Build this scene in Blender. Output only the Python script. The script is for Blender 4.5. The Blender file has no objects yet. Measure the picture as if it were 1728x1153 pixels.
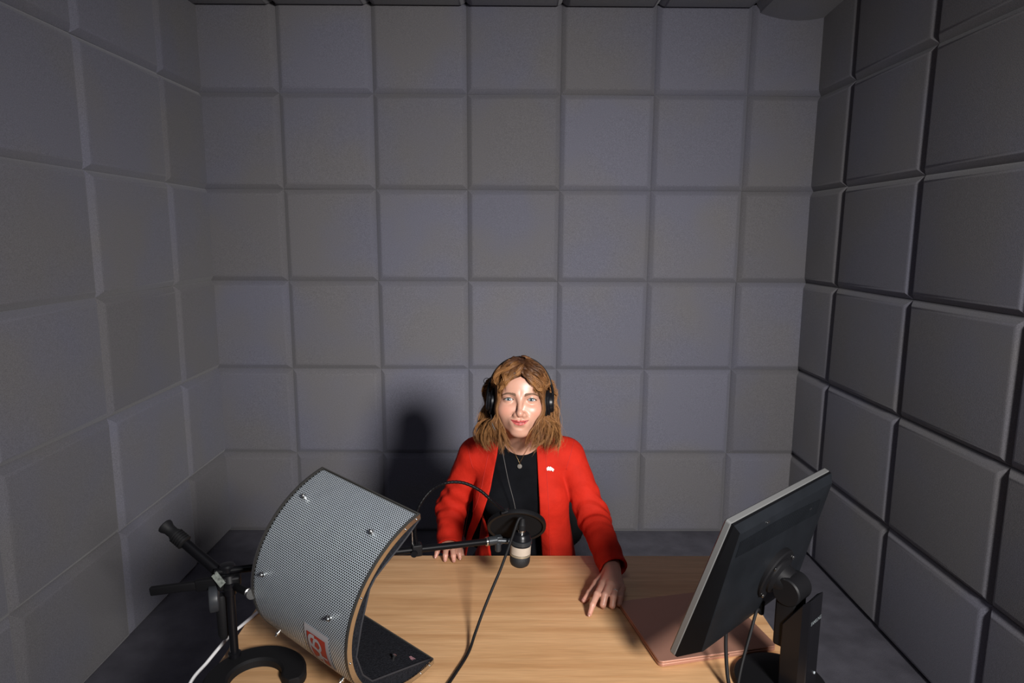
import bpy, math, random
import numpy as np
from mathutils import Vector, Matrix

random.seed(7); RNG = np.random.default_rng(7)
S = bpy.context.scene
COL = S.collection

# ------------------------------------------------------------------ camera
CAMH = 1.73
R_ = Vector((0.99997306, -0.00576613, 0.00454108))
D_ = Vector((0.00356305, -0.15954049, -0.98718496))
F_ = Vector((0.00641672, 0.98717455, -0.15951565))
cd = bpy.data.cameras.new('camera')
cd.sensor_fit = 'HORIZONTAL'; cd.sensor_width = 36.0; cd.lens = 36.0 * 1100.85 / 1728.0
cd.clip_start = 0.02
cam = bpy.data.objects.new('camera', cd); COL.objects.link(cam)
m = Matrix.Identity(4)
for i in range(3):
    m[i][0] = R_[i]; m[i][1] = -D_[i]; m[i][2] = -F_[i]
m[2][3] = CAMH
cam.matrix_world = m
S.camera = cam

# ------------------------------------------------------------------ world, lights, exposure
w = bpy.data.worlds.new('world'); S.world = w; w.use_nodes = True
w.node_tree.nodes['Background'].inputs[0].default_value = (0.6, 0.7, 1.0, 1)
w.node_tree.nodes['Background'].inputs[1].default_value = 0.01
S.view_settings.view_transform = 'Standard'; S.view_settings.look = 'None'
S.view_settings.gamma = 1.0; S.view_settings.use_curve_mapping = False
S.view_settings.exposure = 0.0

def area_light(name, loc, target, size, power, color, spread=180, shape='DISK'):
    l = bpy.data.lights.new(name, 'AREA'); l.shape = shape; l.size = size; l.energy = power; l.color = color
    l.spread = math.radians(spread)
    o = bpy.data.objects.new(name, l); COL.objects.link(o)
    o.location = loc
    o.rotation_euler = (Vector(target) - Vector(loc)).to_track_quat('-Z', 'Y').to_euler()
    return o
area_light('key_softbox', (1.09, -1.0, 2.30), (-0.05, 3.0, 0.92), 0.50, 41, (1.0, 0.965, 0.94), 84)
area_light('ceiling_lamp', (-0.1, 0.7, 2.88), (-0.1, 0.75, 0.0), 0.9, 4.0, (0.80, 0.86, 1.0))

# ------------------------------------------------------------------ materials
def mat(name, color, rough=0.6, metal=0.0, spec=0.5, noise=None, bump=None, coat=0.0, sheen=0.0):
    """noise = (scale, amount[, stretch xyz]); bump = (scale, strength, distance)"""
    M = bpy.data.materials.new(name); M.use_nodes = True
    nt = M.node_tree; b = nt.nodes['Principled BSDF']
    b.inputs['Base Color'].default_value = (*color, 1)
    b.inputs['Roughness'].default_value = rough
    b.inputs['Metallic'].default_value = metal
    b.inputs['Specular IOR Level'].default_value = spec
    b.inputs['Coat Weight'].default_value = coat
    b.inputs['Sheen Weight'].default_value = sheen
    tc = None
    if noise or bump:
        tc = nt.nodes.new('ShaderNodeTexCoord')
    if noise:
        n = nt.nodes.new('ShaderNodeTexNoise'); n.inputs['Scale'].default_value = noise[0]; n.inputs['Detail'].default_value = 4
        nt.links.new(tc.outputs['Object'], n.inputs['Vector'])
        mr = nt.nodes.new('ShaderNodeMapRange'); mr.inputs[1].default_value = 0.25; mr.inputs[2].default_value = 0.75
        mr.inputs[3].default_value = 1 - noise[1]; mr.inputs[4].default_value = 1 + noise[1]
        nt.links.new(n.outputs['Fac'], mr.inputs[0])
        mx = nt.nodes.new('ShaderNodeVectorMath'); mx.operation = 'SCALE'; mx.inputs[0].default_value = color
        nt.links.new(mr.outputs[0], mx.inputs['Scale'])
        nt.links.new(mx.outputs[0], b.inputs['Base Color'])
    if bump:
        n = nt.nodes.new('ShaderNodeTexNoise'); n.inputs['Scale'].default_value = bump[0]; n.inputs['Detail'].default_value = 3
        nt.links.new(tc.outputs['Object'], n.inputs['Vector'])
        bp = nt.nodes.new('ShaderNodeBump'); bp.inputs['Strength'].default_value = bump[1]; bp.inputs['Distance'].default_value = bump[2]
        nt.links.new(n.outputs['Fac'], bp.inputs['Height']); nt.links.new(bp.outputs[0], b.inputs['Normal'])
    return M

def foam_mat():
    M = bpy.data.materials.new('foam'); M.use_nodes = True; nt = M.node_tree; N = nt.nodes.new; L = nt.links.new
    b = nt.nodes['Principled BSDF']; b.inputs['Roughness'].default_value = 0.95; b.inputs['Specular IOR Level'].default_value = 0.15
    b.inputs['Sheen Weight'].default_value = 0.25; b.inputs['Sheen Roughness'].default_value = 0.5
    geo = N('ShaderNodeNewGeometry'); oi = N('ShaderNodeObjectInfo')
    fine = N('ShaderNodeTexNoise'); fine.inputs['Scale'].default_value = 330; fine.inputs['Detail'].default_value = 2
    big = N('ShaderNodeTexNoise'); big.inputs['Scale'].default_value = 2.3; big.inputs['Detail'].default_value = 2
    L(geo.outputs['Position'], fine.inputs['Vector']); L(geo.outputs['Position'], big.inputs['Vector'])
    ramp = N('ShaderNodeValToRGB'); ramp.color_ramp.elements[0].position = 0.38; ramp.color_ramp.elements[1].position = 0.62
    ramp.color_ramp.elements[0].color = (0.190, 0.184, 0.194, 1); ramp.color_ramp.elements[1].color = (0.178, 0.179, 0.222, 1)
    add = N('ShaderNodeMath'); add.operation = 'MULTIPLY_ADD'; add.inputs[1].default_value = 0.18
    L(oi.outputs['Random'], add.inputs[0]); L(big.outputs['Fac'], add.inputs[2])
    sub = N('ShaderNodeMath'); sub.operation = 'SUBTRACT'; sub.inputs[1].default_value = 0.09; L(add.outputs[0], sub.inputs[0])
    L(sub.outputs[0], ramp.inputs[0])
    mr = N('ShaderNodeMapRange'); mr.inputs[1].default_value = 0.3; mr.inputs[2].default_value = 0.72; mr.inputs[3].default_value = 0.80; mr.inputs[4].default_value = 1.22
    L(fine.outputs['Fac'], mr.inputs[0])
    rr = N('ShaderNodeMapRange'); rr.inputs[3].default_value = 0.90; rr.inputs[4].default_value = 1.10; L(oi.outputs['Random'], rr.inputs[0])
    mm = N('ShaderNodeMath'); mm.operation = 'MULTIPLY'; L(mr.outputs[0], mm.inputs[0]); L(rr.outputs[0], mm.inputs[1])
    sc = N('ShaderNodeVectorMath'); sc.operation = 'SCALE'; L(ramp.outputs[0], sc.inputs[0]); L(mm.outputs[0], sc.inputs['Scale'])
    L(sc.outputs[0], b.inputs['Base Color'])
    bp = N('ShaderNodeBump'); bp.inputs['Strength'].default_value = 0.5; bp.inputs['Distance'].default_value = 0.0015
    L(fine.outputs['Fac'], bp.inputs['Height']); L(bp.outputs[0], b.inputs['Normal'])
    return M

def wood_mat():
    M = bpy.data.materials.new('beech_laminate'); M.use_nodes = True; nt = M.node_tree; N = nt.nodes.new; L = nt.links.new
    b = nt.nodes['Principled BSDF']; b.inputs['Roughness'].default_value = 0.42; b.inputs['Specular IOR Level'].default_value = 0.4
    geo = N('ShaderNodeNewGeometry')
    mp = N('ShaderNodeMapping'); mp.inputs['Scale'].default_value = (1.2, 26, 26); L(geo.outputs['Position'], mp.inputs['Vector'])
    n1 = N('ShaderNodeTexNoise'); n1.inputs['Scale'].default_value = 1.6; n1.inputs['Detail'].default_value = 6; n1.inputs['Distortion'].default_value = 0.5
    L(mp.outputs[0], n1.inputs['Vector'])
    mp2 = N('ShaderNodeMapping'); mp2.inputs['Scale'].default_value = (14, 420, 420); L(geo.outputs['Position'], mp2.inputs['Vector'])
    n2 = N('ShaderNodeTexNoise'); n2.inputs['Scale'].default_value = 1.0; n2.inputs['Detail'].default_value = 2; L(mp2.outputs[0], n2.inputs['Vector'])
    r = N('ShaderNodeValToRGB'); r.color_ramp.elements[0].position = 0.32; r.color_ramp.elements[1].position = 0.68
    r.color_ramp.elements[0].color = (0.53, 0.290, 0.130, 1); r.color_ramp.elements[1].color = (0.70, 0.425, 0.215, 1)
    L(n1.outputs['Fac'], r.inputs[0])
    mr = N('ShaderNodeMapRange'); mr.inputs[1].default_value = 0.3; mr.inputs[2].default_value = 0.7; mr.inputs[3].default_value = 0.88; mr.inputs[4].default_value = 1.07
    L(n2.outputs['Fac'], mr.inputs[0])
    sc = N('ShaderNodeVectorMath'); sc.operation = 'SCALE'; L(r.outputs[0], sc.inputs[0]); L(mr.outputs[0], sc.inputs['Scale'])
    L(sc.outputs[0], b.inputs['Base Color'])
    return M

def attr_mat(name, rough, attr='Col', spec=0.4, sss=0.0, bump=None, aniso=0.0):
    M = bpy.data.materials.new(name); M.use_nodes = True; nt = M.node_tree
    b = nt.nodes['Principled BSDF']; b.inputs['Roughness'].default_value = rough; b.inputs['Specular IOR Level'].default_value = spec
    a = nt.nodes.new('ShaderNodeAttribute'); a.attribute_name = attr
    nt.links.new(a.outputs['Color'], b.inputs['Base Color'])
    if sss:
        b.inputs['Subsurface Weight'].default_value = sss; b.inputs['Subsurface Radius'].default_value = (0.012, 0.005, 0.003)
        b.inputs['Subsurface Scale'].default_value = 0.35
    if bump:
        tc = nt.nodes.new('ShaderNodeTexCoord'); n = nt.nodes.new('ShaderNodeTexNoise'); n.inputs['Scale'].default_value = bump[0]
        nt.links.new(tc.outputs['Object'], n.inputs['Vector'])
        bp = nt.nodes.new('ShaderNodeBump'); bp.inputs['Strength'].default_value = bump[1]; bp.inputs['Distance'].default_value = bump[2]
        nt.links.new(n.outputs['Fac'], bp.inputs['Height']); nt.links.new(bp.outputs[0], b.inputs['Normal'])
    return M

MT = dict(
    foam=foam_mat(), wood=wood_mat(),
    backing=mat('wall_backing', (0.05, 0.05, 0.055), 0.9),
    carpet=mat('carpet', (0.125, 0.122, 0.145), 0.95, spec=0.1, noise=(9, 0.22), bump=(260, 0.6, 0.003)),
    black=mat('black_plastic', (0.006, 0.006, 0.007), 0.50, spec=0.2, bump=(700, 0.15, 0.0004)),
    blackgloss=mat('black_gloss', (0.006, 0.006, 0.0075), 0.30, spec=0.25),
    blackmetal=mat('black_metal', (0.004, 0.004, 0.005), 0.40, spec=0.10),
    rubber=mat('black_rubber', (0.008, 0.008, 0.009), 0.6, spec=0.2),
    monback=mat('monitor_back', (0.008, 0.0095, 0.012), 0.48, spec=0.22, noise=(14, 0.25), bump=(900, 0.12, 0.0003)),
    bezel=mat('silver_bezel', (0.15, 0.152, 0.152), 0.45, metal=0.2),
    screen=mat('dark_screen', (0.01, 0.01, 0.012), 0.15),
    chrome=mat('chrome', (0.60, 0.59, 0.57), 0.24, metal=1.0),
    steel=mat('perforated_steel', (0.84, 0.93, 1.0), 0.48, metal=0.7, noise=(30, 0.06)),
    felt=mat('black_felt', (0.016, 0.017, 0.021), 1.0, spec=0.05, noise=(240, 0.5), bump=(320, 0.9, 0.003)),
    felt_edge=mat('felt_trim', (0.035, 0.035, 0.040), 0.8, spec=0.2, bump=(400, 0.5, 0.001)),
    darkstrip=mat('dark_edge_strip', (0.060, 0.058, 0.054), 0.45, metal=0.3),
    sticker=mat('white_sticker', (0.38, 0.36, 0.37), 0.6),
    red=mat('red_print', (0.36, 0.028, 0.014), 0.6),
    rosegold=mat('rose_gold', (0.46, 0.235, 0.165), 0.42, metal=0.5),
    whitecable=mat('white_cable', (0.72, 0.72, 0.73), 0.5),
    cream=mat('cream_label', (0.44, 0.37, 0.30), 0.6, noise=(60, 0.08)),
    brass=mat('brass_band', (0.42, 0.36, 0.26), 0.4, metal=0.6),
    cloth_black=mat('black_jersey', (0.0045, 0.0050, 0.0065), 0.9, spec=0.06, noise=(30, 0.2), bump=(40, 0.25, 0.004)),
    jacket=mat('red_suede', (0.43, 0.016, 0.007), 0.78, spec=0.14, noise=(24, 0.12), bump=(30, 0.5, 0.006)),
    trousers=mat('black_trousers', (0.012, 0.012, 0.014), 0.8, bump=(60, 0.3, 0.003)),
    gold=mat('gold_chain', (0.80, 0.58, 0.30), 0.25, metal=1.0),
    pendant=mat('dark_pendant', (0.07, 0.06, 0.05), 0.5, metal=0.2),
    white_enamel=mat('white_enamel', (0.85, 0.87, 0.84), 0.3),
    lettering=mat('pale_lettering', (0.15, 0.17, 0.18), 0.5),
    tag=mat('grey_tag', (0.20, 0.22, 0.20), 0.4, noise=(160, 0.5)),
    chairfab=mat('chair_fabric', (0.006, 0.006, 0.007), 0.9, bump=(300, 0.3, 0.001)),
    popmesh=mat('pop_fabric', (0.008, 0.008, 0.009), 0.9, spec=0.1),
    grille=mat('mic_grille', (0.008, 0.009, 0.011), 0.55, bump=(900, 0.8, 0.001)),
    ring=mat('silver_ring', (0.75, 0.75, 0.74), 0.2, metal=1.0),
    nail=mat('nail_polish', (0.40, 0.19, 0.15), 0.22),
    sclera=mat('eye_white', (0.50, 0.48, 0.47), 0.15), iris=mat('grey_blue_iris', (0.085, 0.115, 0.13), 0.12), pupil=mat('pupil', (0.004, 0.004, 0.004), 0.05),
    lash=mat('dark_lash', (0.02, 0.012, 0.008), 0.6), brow=mat('brow_hair', (0.15, 0.082, 0.050), 0.7),
    skin=attr_mat('skin', 0.40, spec=0.48, sss=0.15, bump=(500, 0.12, 0.0006)),
    hair=attr_mat('hair', 0.52, spec=0.3),
)

# ------------------------------------------------------------------ object helpers
OFF = {}
def put(o, parent=None, at=None):
    COL.objects.link(o)
    if parent is not None: o.parent = parent
    return o
def empty(name, loc, label=None, cat=None, group=None):
    o = bpy.data.objects.new(name, None); COL.objects.link(o); o.location = loc; o.empty_display_size = 0.05
    OFF[o.name] = np.array(loc, float)
    tag(o, label, cat, group)
    return o
def tag(o, label=None, cat=None, group=None, kind=None):
    if label: o['label'] = label
    if cat: o['category'] = cat
    if group: o['group'] = group
    if kind: o['kind'] = kind
    return o
def mk(name, verts, faces, material, parent=None, smooth=False, base=None, mats=None, fmat=None, label=None, autos=None):
    """verts in world space; stored relative to the parent's (or own) base"""
    v = np.asarray(verts, float).reshape(-1, 3)
    off = OFF[parent.name] if parent is not None else (np.array(base, float) if base is not None else np.zeros(3))
    me = bpy.data.meshes.new(name)
    if isinstance(faces, np.ndarray):
        nf, k = faces.shape
        me.vertices.add(len(v)); me.vertices.foreach_set('co', (v - off).astype(np.float32).ravel())
        me.loops.add(nf * k); me.loops.foreach_set('vertex_index', faces.astype(np.int32).ravel())
        me.polygons.add(nf); me.polygons.foreach_set('loop_start', np.arange(0, nf * k, k, dtype=np.int32))
        me.polygons.foreach_set('loop_total', np.full(nf, k, dtype=np.int32))
        me.update(calc_edges=True)
    else:
        me.from_pydata((v - off).tolist(), [], faces)
    me.materials.append(material)
    if mats:
        for x in mats: me.materials.append(x)
    if fmat is not None: me.polygons.foreach_set('material_index', np.asarray(fmat, np.int32))
    if smooth: me.polygons.foreach_set('use_smooth', np.ones(len(me.polygons), bool))
    me.validate(); me.update()
    if autos is not None:
        me.set_sharp_from_angle(angle=math.radians(autos))
    o = bpy.data.objects.new(name, me); COL.objects.link(o)
    if parent is not None: o.parent = parent
    else: o.location = off
    OFF[o.name] = off
    if label: o['label'] = label
    return o

class MB:
    """collects shapes of one part"""
    def __init__(s): s.v = []; s.f = []; s.n = 0
    def add(s, v, f):
        v = np.asarray(v, float).reshape(-1, 3); s.v.append(v)
        s.f += [tuple(int(i) + s.n for i in q) for q in f]; s.n += len(v); return s
    def build(s, name, material, parent=None, smooth=False, **k):
        return mk(name, np.concatenate(s.v), s.f, material, parent, smooth, **k)

def basis(d):
    d = np.asarray(d, float); d = d / np.linalg.norm(d)
    a = np.array([0, 0, 1.0]) if abs(d[2]) < 0.9 else np.array([1.0, 0, 0])
    x = np.cross(a, d); x /= np.linalg.norm(x); return x, np.cross(d, x), d
def box(c, size, rot=None, bev=0.0):
    """box (optionally chamfered) ; rot = 3x3 columns axes"""
    hx, hy, hz = np.asarray(size, float) / 2
    R = np.eye(3) if rot is None else np.asarray(rot, float)
    if bev <= 0:
        v = np.array([[x, y, z] for x in (-hx, hx) for y in (-hy, hy) for z in (-hz, hz)])
        f = [(0, 1, 3, 2), (4, 6, 7, 5), (0, 4, 5, 1), (2, 3, 7, 6), (0, 2, 6, 4), (1, 5, 7, 3)]
        return v @ R.T + np.asarray(c, float), f
    b = min(bev, hx * .99, hy * .99, hz * .99)
    prof = []
    for k in range(5):
        a = math.pi / 2 * k / 4
        prof.append((b * (1 - math.sin(a)), -hz + b * (1 - math.cos(a))))   # inset, z
    rings = prof + [(i, -z) for i, z in prof[::-1]]
    v = []; f = []; nc = 4
    def ring(ins, z):
        out = []
        for (sx, sy, a0) in ((1, 1, 0), (-1, 1, 90), (-1, -1, 180), (1, -1, 270)):
            cx, cy = sx * (hx - b), sy * (hy - b)
            rr = b - ins
            for k in range(nc + 1):
                a = math.radians(a0 + 90 * k / nc); out.append((cx + rr * math.cos(a), cy + rr * math.sin(a), z))
        return out
    n = 4 * (nc + 1)
    for ins, z in rings: v += ring(ins, z)
    for r in range(len(rings) - 1):
        for k in range(n):
            f.append((r * n + k, r * n + (k + 1) % n, (r + 1) * n + (k + 1) % n, (r + 1) * n + k))
    f.append(tuple(range(n))[::-1]); f.append(tuple((len(rings) - 1) * n + k for k in range(n)))
    return np.array(v) @ R.T + np.asarray(c, float), f
def lathe(p0, d, prof, n=32):
    """prof = [(dist along d, radius)]"""
    x, y, d = basis(d); v = []; f = []; p0 = np.asarray(p0, float)
    for h, r in prof:
        for k in range(n):
            a = 2 * math.pi * k / n; v.append(p0 + d * h + (x * math.cos(a) + y * math.sin(a)) * max(r, 1e-5))
    for i in range(len(prof) - 1):
        for k in range(n): f.append((i * n + k, i * n + (k + 1) % n, (i + 1) * n + (k + 1) % n, (i + 1) * n + k))
    f.append(tuple(range(n))[::-1]); f.append(tuple((len(prof) - 1) * n + k for k in range(n)))
    return v, f
def cyl(a, b, r, n=24, bev=0.0, r2=None):
    a = np.asarray(a, float); b = np.asarray(b, float); L = np.linalg.norm(b - a); r2 = r if r2 is None else r2
    e = bev if bev else 0
    prof = [(0, r - e), (e, r), (L - e, r2), (L, r2 - e)] if e else [(0, r), (L, r2)]
    return lathe(a, b - a, prof, n)
def spline(pts, n=60):
    P = np.asarray(pts, float); m = len(P)
    Q = np.vstack([2 * P[0] - P[1], P, 2 * P[-1] - P[-2]])
    out = []
    for t in np.linspace(0, m - 1 - 1e-9, n):
        i = int(t); u = t - i; a, b, c, d = Q[i:i + 4]
        out.append(0.5 * ((2 * b) + (c - a) * u + (2 * a - 5 * b + 4 * c - d) * u * u + (-a + 3 * b - 3 * c + d) * u ** 3))
    return np.array(out)
def tube(P, r, k=10, closed=False):
    P = np.asarray(P, float); n = len(P); rr = np.broadcast_to(r, (n,)).astype(float)
    if closed: T = np.roll(P, -1, 0) - np.roll(P, 1, 0)
    else: T = np.gradient(P, axis=0)
    T /= np.linalg.norm(T, axis=1, keepdims=True)
    x, y, _ = basis(T[0]); v = []; f = []
    for i in range(n):
        x = x - T[i] * (x @ T[i]); x /= np.linalg.norm(x); y = np.cross(T[i], x)
        for j in range(k):
            a = 2 * math.pi * j / k; v.append(P[i] + (x * math.cos(a) + y * math.sin(a)) * rr[i])
    for i in range(n if closed else n - 1):
        i2 = (i + 1) % n
        for j in range(k): f.append((i * k + j, i * k + (j + 1) % k, i2 * k + (j + 1) % k, i2 * k + j))
    if not closed: f.append(tuple(range(k))[::-1]); f.append(tuple((n - 1) * k + j for j in range(k)))
    return v, f
def sphere(c, r, n=16, m=10):
    c = np.asarray(c, float); prof = [(r * (1 - math.cos(math.pi * i / m)), r * math.sin(math.pi * i / m)) for i in range(m + 1)]
    return lathe(c - np.array([0, 0, r]), (0, 0, 1), prof, n)

# ------------------------------------------------------------------ the room
XL, XR, YB, YF = -1.655, 1.675, 3.653, -1.3
ZC = 2.95
def struct(name, v, f, mt):
    o = mk(name, v, f, mt); o['kind'] = 'structure'; return o
wall_back = struct('wall_back', *box(((XL + XR) / 2, YB + 0.07, ZC / 2), (XR - XL + 0.3, 0.1, ZC)), MT['backing'])
wall_left = struct('wall_left', *box((XL - 0.07, (YB + YF) / 2, ZC / 2), (0.1, YB - YF + .04, ZC)), MT['foam'])
wall_right = struct('wall_right', *box((XR + 0.07, (YB + YF) / 2, ZC / 2), (0.1, YB - YF + .04, ZC)), MT['foam'])
wall_front = struct('wall_front', *box(((XL + XR) / 2, YF - 0.07, ZC / 2), (XR - XL + 0.3, 0.1, ZC)), MT['foam'])
floor = struct('floor', *box(((XL + XR) / 2, (YB + YF) / 2, -0.05), (XR - XL + 0.3, YB - YF + 0.3, 0.1)), MT['carpet'])
ceiling = struct('ceiling', *box(((XL + XR) / 2, (YB + YF) / 2, ZC + 0.05), (XR - XL + 0.3, YB - YF + 0.3, 0.1)), MT['foam'])

TILE = {}
def tile_mesh(w, h, cuts):
    """foam panel, x across, z up, face towards -y ; base at y=+0.02, groove floor at y=0 ; cuts = (left,right,bottom,top) without a bevel"""
    key = (round(w, 3), round(h, 3), cuts)
    if key in TILE: return TILE[key]
    g = 0.0001
    prof = [(0.0, 0.020), (0.0, -0.001), (0.004, -0.007), (0.012, -0.0145), (0.022, -0.0235), (0.028, -0.0272), (0.036, -0.0285)]
    xs = (-w / 2 + g, w / 2 - g); zs = (-h / 2 + g, h / 2 - g)
    v = []; f = []
    for ins, y in prof:
        l, r, bo, t = [0 if c else ins for c in cuts]
        v += [(xs[0] + l, y, zs[0] + bo), (xs[1] - r, y, zs[0] + bo), (xs[1] - r, y, zs[1] - t), (xs[0] + l, y, zs[1] - t)]
    n = len(prof)
    for i in range(n - 1):
        for k in range(4): f.append((4 * i + k, 4 * i + (k + 1) % 4, 4 * i + 4 + (k + 1) % 4, 4 * i + 4 + k))
    c = len(v); v.append((0, -0.0295, 0))
    for k in range(4): f.append((4 * (n - 1) + k, 4 * (n - 1) + (k + 1) % 4, c))
    f.append((3, 2, 1, 0))
    me = bpy.data.meshes.new('foam_panel'); me.from_pydata(v, [], f); me.materials.append(MT['foam'])
    me.polygons.foreach_set('use_smooth', np.ones(len(me.polygons), bool)); me.update()
    me.set_sharp_from_angle(angle=math.radians(28))
    TILE[key] = me; return me
def panel(parent, loc, rotz, w, h, cuts, rx=0.0, jitter=1.0):
    o = bpy.data.objects.new('foam_panel', tile_mesh(w, h, cuts)); COL.objects.link(o); o.parent = parent
    j = jitter
    d = RNG.uniform(-1, 1, 3)
    o.rotation_euler = (rx + j * d[0] * 0.006, j * d[1] * 0.003, rotz + j * d[2] * 0.006)
    n = Matrix.Rotation(rotz, 3, 'Z') @ Vector((0, -1, 0))
    o.location = Vector(loc) + n * (RNG.uniform(-0.001, 0.0015) * j)
    return o
ZS = [0.0] + [0.4817 + 0.4987 * k for k in range(5)] + [ZC - 0.022]
def fill_wall(parent, edges, side):
    for c in range(len(edges) - 1):
        a, b = edges[c], edges[c + 1]
        for r in range(6):
            z0, z1 = ZS[r], ZS[r + 1]
            first = c == 0; last = c == len(edges) - 2
            if side == 'back': panel(parent, ((a + b) / 2, YB, (z0 + z1) / 2), 0, b - a, z1 - z0, (first, last, False, r == 5))
            # local x of a side panel runs along the wall
            if side == 'left': panel(parent, (XL, (a + b) / 2, (z0 + z1) / 2), math.pi / 2, abs(b - a), z1 - z0, (False, first, False, r == 5))
            if side == 'right': panel(parent, (XR, (a + b) / 2, (z0 + z1) / 2), -math.pi / 2, abs(b - a), z1 - z0, (first, False, False, r == 5))
fill_wall(wall_back, [XL] + [-1.223 + 0.5 * k for k in range(6)] + [XR], 'back')
fill_wall(wall_left, [YB] + [3.225 - 0.614 * k for k in range(6)], 'left')
fill_wall(wall_right, [YB] + [3.287 - 0.614 * k for k in range(6)], 'right')
cx = [XL] + [-1.223 + 0.5 * k for k in range(6)] + [XR]; cy = [YB - 0.03, 3.15, 2.65, 2.15, 1.65]
for i in range(7):
    for j in range(4):
        if i == 6 and j == 0: continue
        panel(ceiling, ((cx[i] + cx[i + 1]) / 2, (cy[j] + cy[j + 1]) / 2, ZC - 0.02), 0, cx[i + 1] - cx[i], cy[j] - cy[j + 1], (False,) * 4, rx=math.pi / 2, jitter=0.6)
# the ceiling panel in the right-hand corner hangs down at its back edge
sv = []; sf = []; nx, ny = 12, 6
for layer in (0, 1):
    for i in range(nx + 1):
        for j in range(ny + 1):
            u, q = i / nx, j / ny
            x = cx[6] + (cx[7] - cx[6]) * u; y = cy[1] + (cy[0] + 0.0 - cy[1]) * q
            sag = 0.050 * math.sin(math.pi * min(1, u * 0.85)) ** 0.8 * q ** 1.5
            e = 0.0 if layer == 0 else 0.05
            inset = 0.03 * (1 if layer else 0)
            xx = min(max(x, cx[6] + inset), cx[7]); yy = min(max(y, cy[1] + inset), cy[0])
            sv.append((xx, yy, ZC - 0.001 - e - sag if layer else ZC - 0.0005 - sag * .9))
N1 = (nx + 1) * (ny + 1)
for i in range(nx):
    for j in range(ny):
        a = i * (ny + 1) + j; q = (a, a + 1, a + ny + 2, a + ny + 1)
        sf.append(q[::-1]); sf.append(tuple(k + N1 for k in q))
bd = [i * (ny + 1) for i in range(nx + 1)] + [nx * (ny + 1) + j for j in range(1, ny + 1)] + [i * (ny + 1) + ny for i in range(nx - 1, -1, -1)] + [j for j in range(ny - 1, 0, -1)]
for k in range(len(bd)): a, b = bd[k], bd[(k + 1) % len(bd)]; sf.append((a, b, b + N1, a + N1))
mk('foam_panel', sv, sf, MT['foam'], ceiling, smooth=True, autos=40, label='foam panel sagging at the corner')

# ------------------------------------------------------------------ desk
DZ = 0.74
desk = empty('desk', (0.0, 1.515, 0.0), 'beech wood desk in front of the woman', 'desk')
mk('desk_top', *box((0.003, 1.515, DZ - 0.0125), (1.355, 0.80, 0.025), bev=0.003), MT['wood'], desk, smooth=True, autos=30)
for sx in (-0.62, 0.626):
    mk('side_panel', *box((sx, 1.515, (DZ - 0.025) / 2), (0.022, 0.70, DZ - 0.0255), bev=0.002), MT['wood'], desk)
mk('modesty_panel', *box((0.003, 1.22, 0.52), (1.22, 0.018, 0.36), bev=0.002), MT['wood'], desk)

# white cable along the left edge of the desk
wp = spline([(-0.60, 1.80, 0.744), (-0.63, 1.70, 0.744), (-0.659, 1.594, 0.744), (-0.676, 1.54, 0.744), (-0.692, 1.49, 0.742), (-0.715, 1.421, 0.722), (-0.74, 1.37, 0.69), (-0.76, 1.30, 0.58), (-0.77, 1.26, 0.40), (-0.77, 1.25, 0.05), (-0.79, 1.2, 0.006), (-0.95, 1.0, 0.006)], 120)
tag(mk('white_cable', *tube(wp, 0.0042, 10), MT['whitecable'], smooth=True, base=(-0.77, 1.25, 0)), 'white cable running over the left edge of the desk', 'cable')

# ------------------------------------------------------------------ laptop
lb, rb, lt = np.array([0.355, 1.374]), np.array([0.655, 1.437]), np.array([0.314, 1.634])
ux = (rb - lb) / np.linalg.norm(rb - lb); uy = np.array([-ux[1], ux[0]])
lw, ld = 0.306, 0.262
lc = lb + ux * lw / 2 + uy * ld / 2
LR = np.array([[ux[0], uy[0], 0], [ux[1], uy[1], 0], [0, 0, 1]])
laptop = empty('laptop', (lc[0], lc[1], DZ), 'closed rose gold laptop lying on the desk under the monitor', 'laptop')
def rounded_slab(w, d, z0, z1, rad, ch, n=6):
    v = []; f = []
    rings = [(ch, z0), (0, z0 + ch), (0, z1 - ch), (ch, z1)]
    for ins, z in rings:
        for (sx, sy, a0) in ((1, 1, 0), (-1, 1, 90), (-1, -1, 180), (1, -1, 270)):
            for k in range(n + 1):
                a = math.radians(a0 + 90 * k / n)
                v.append((sx * (w / 2 - rad) + (rad - ins) * math.cos(a), sy * (d / 2 - rad) + (rad - ins) * math.sin(a), z))
    m_ = 4 * (n + 1)
    for r in range(3):
        for k in range(m_): f.append((r * m_ + k, r * m_ + (k + 1) % m_, (r + 1) * m_ + (k + 1) % m_, (r + 1) * m_ + k))
    f.append(tuple(range(m_))[::-1]); f.append(tuple(3 * m_ + k for k in range(m_)))
    return np.array(v), f
for nm, z0, z1 in (('base', 0.0010, 0.0088), ('lid', 0.0096, 0.0150)):
    v, f = rounded_slab(lw, ld, z0, z1, 0.012, 0.0012)
    mk(nm, v @ LR.T + np.array([lc[0], lc[1], DZ]), f, MT['rosegold'], laptop, smooth=True, autos=30)
for sx in (-0.12, 0.12):
    for sy in (-0.1, 0.1):
        p = LR @ np.array([sx, sy, 0]) + np.array([lc[0], lc[1], DZ])
        mk('foot', *cyl(p, p + [0, 0, 0.0012], 0.008, 12), MT['rubber'], laptop)
p = LR @ np.array([0, -ld / 2 - 0.0001, 0.0094]) + np.array([lc[0], lc[1], DZ])
mk('finger_notch', *box(p, (0.05, 0.0016, 0.0012), LR), MT['chrome'], laptop)

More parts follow.
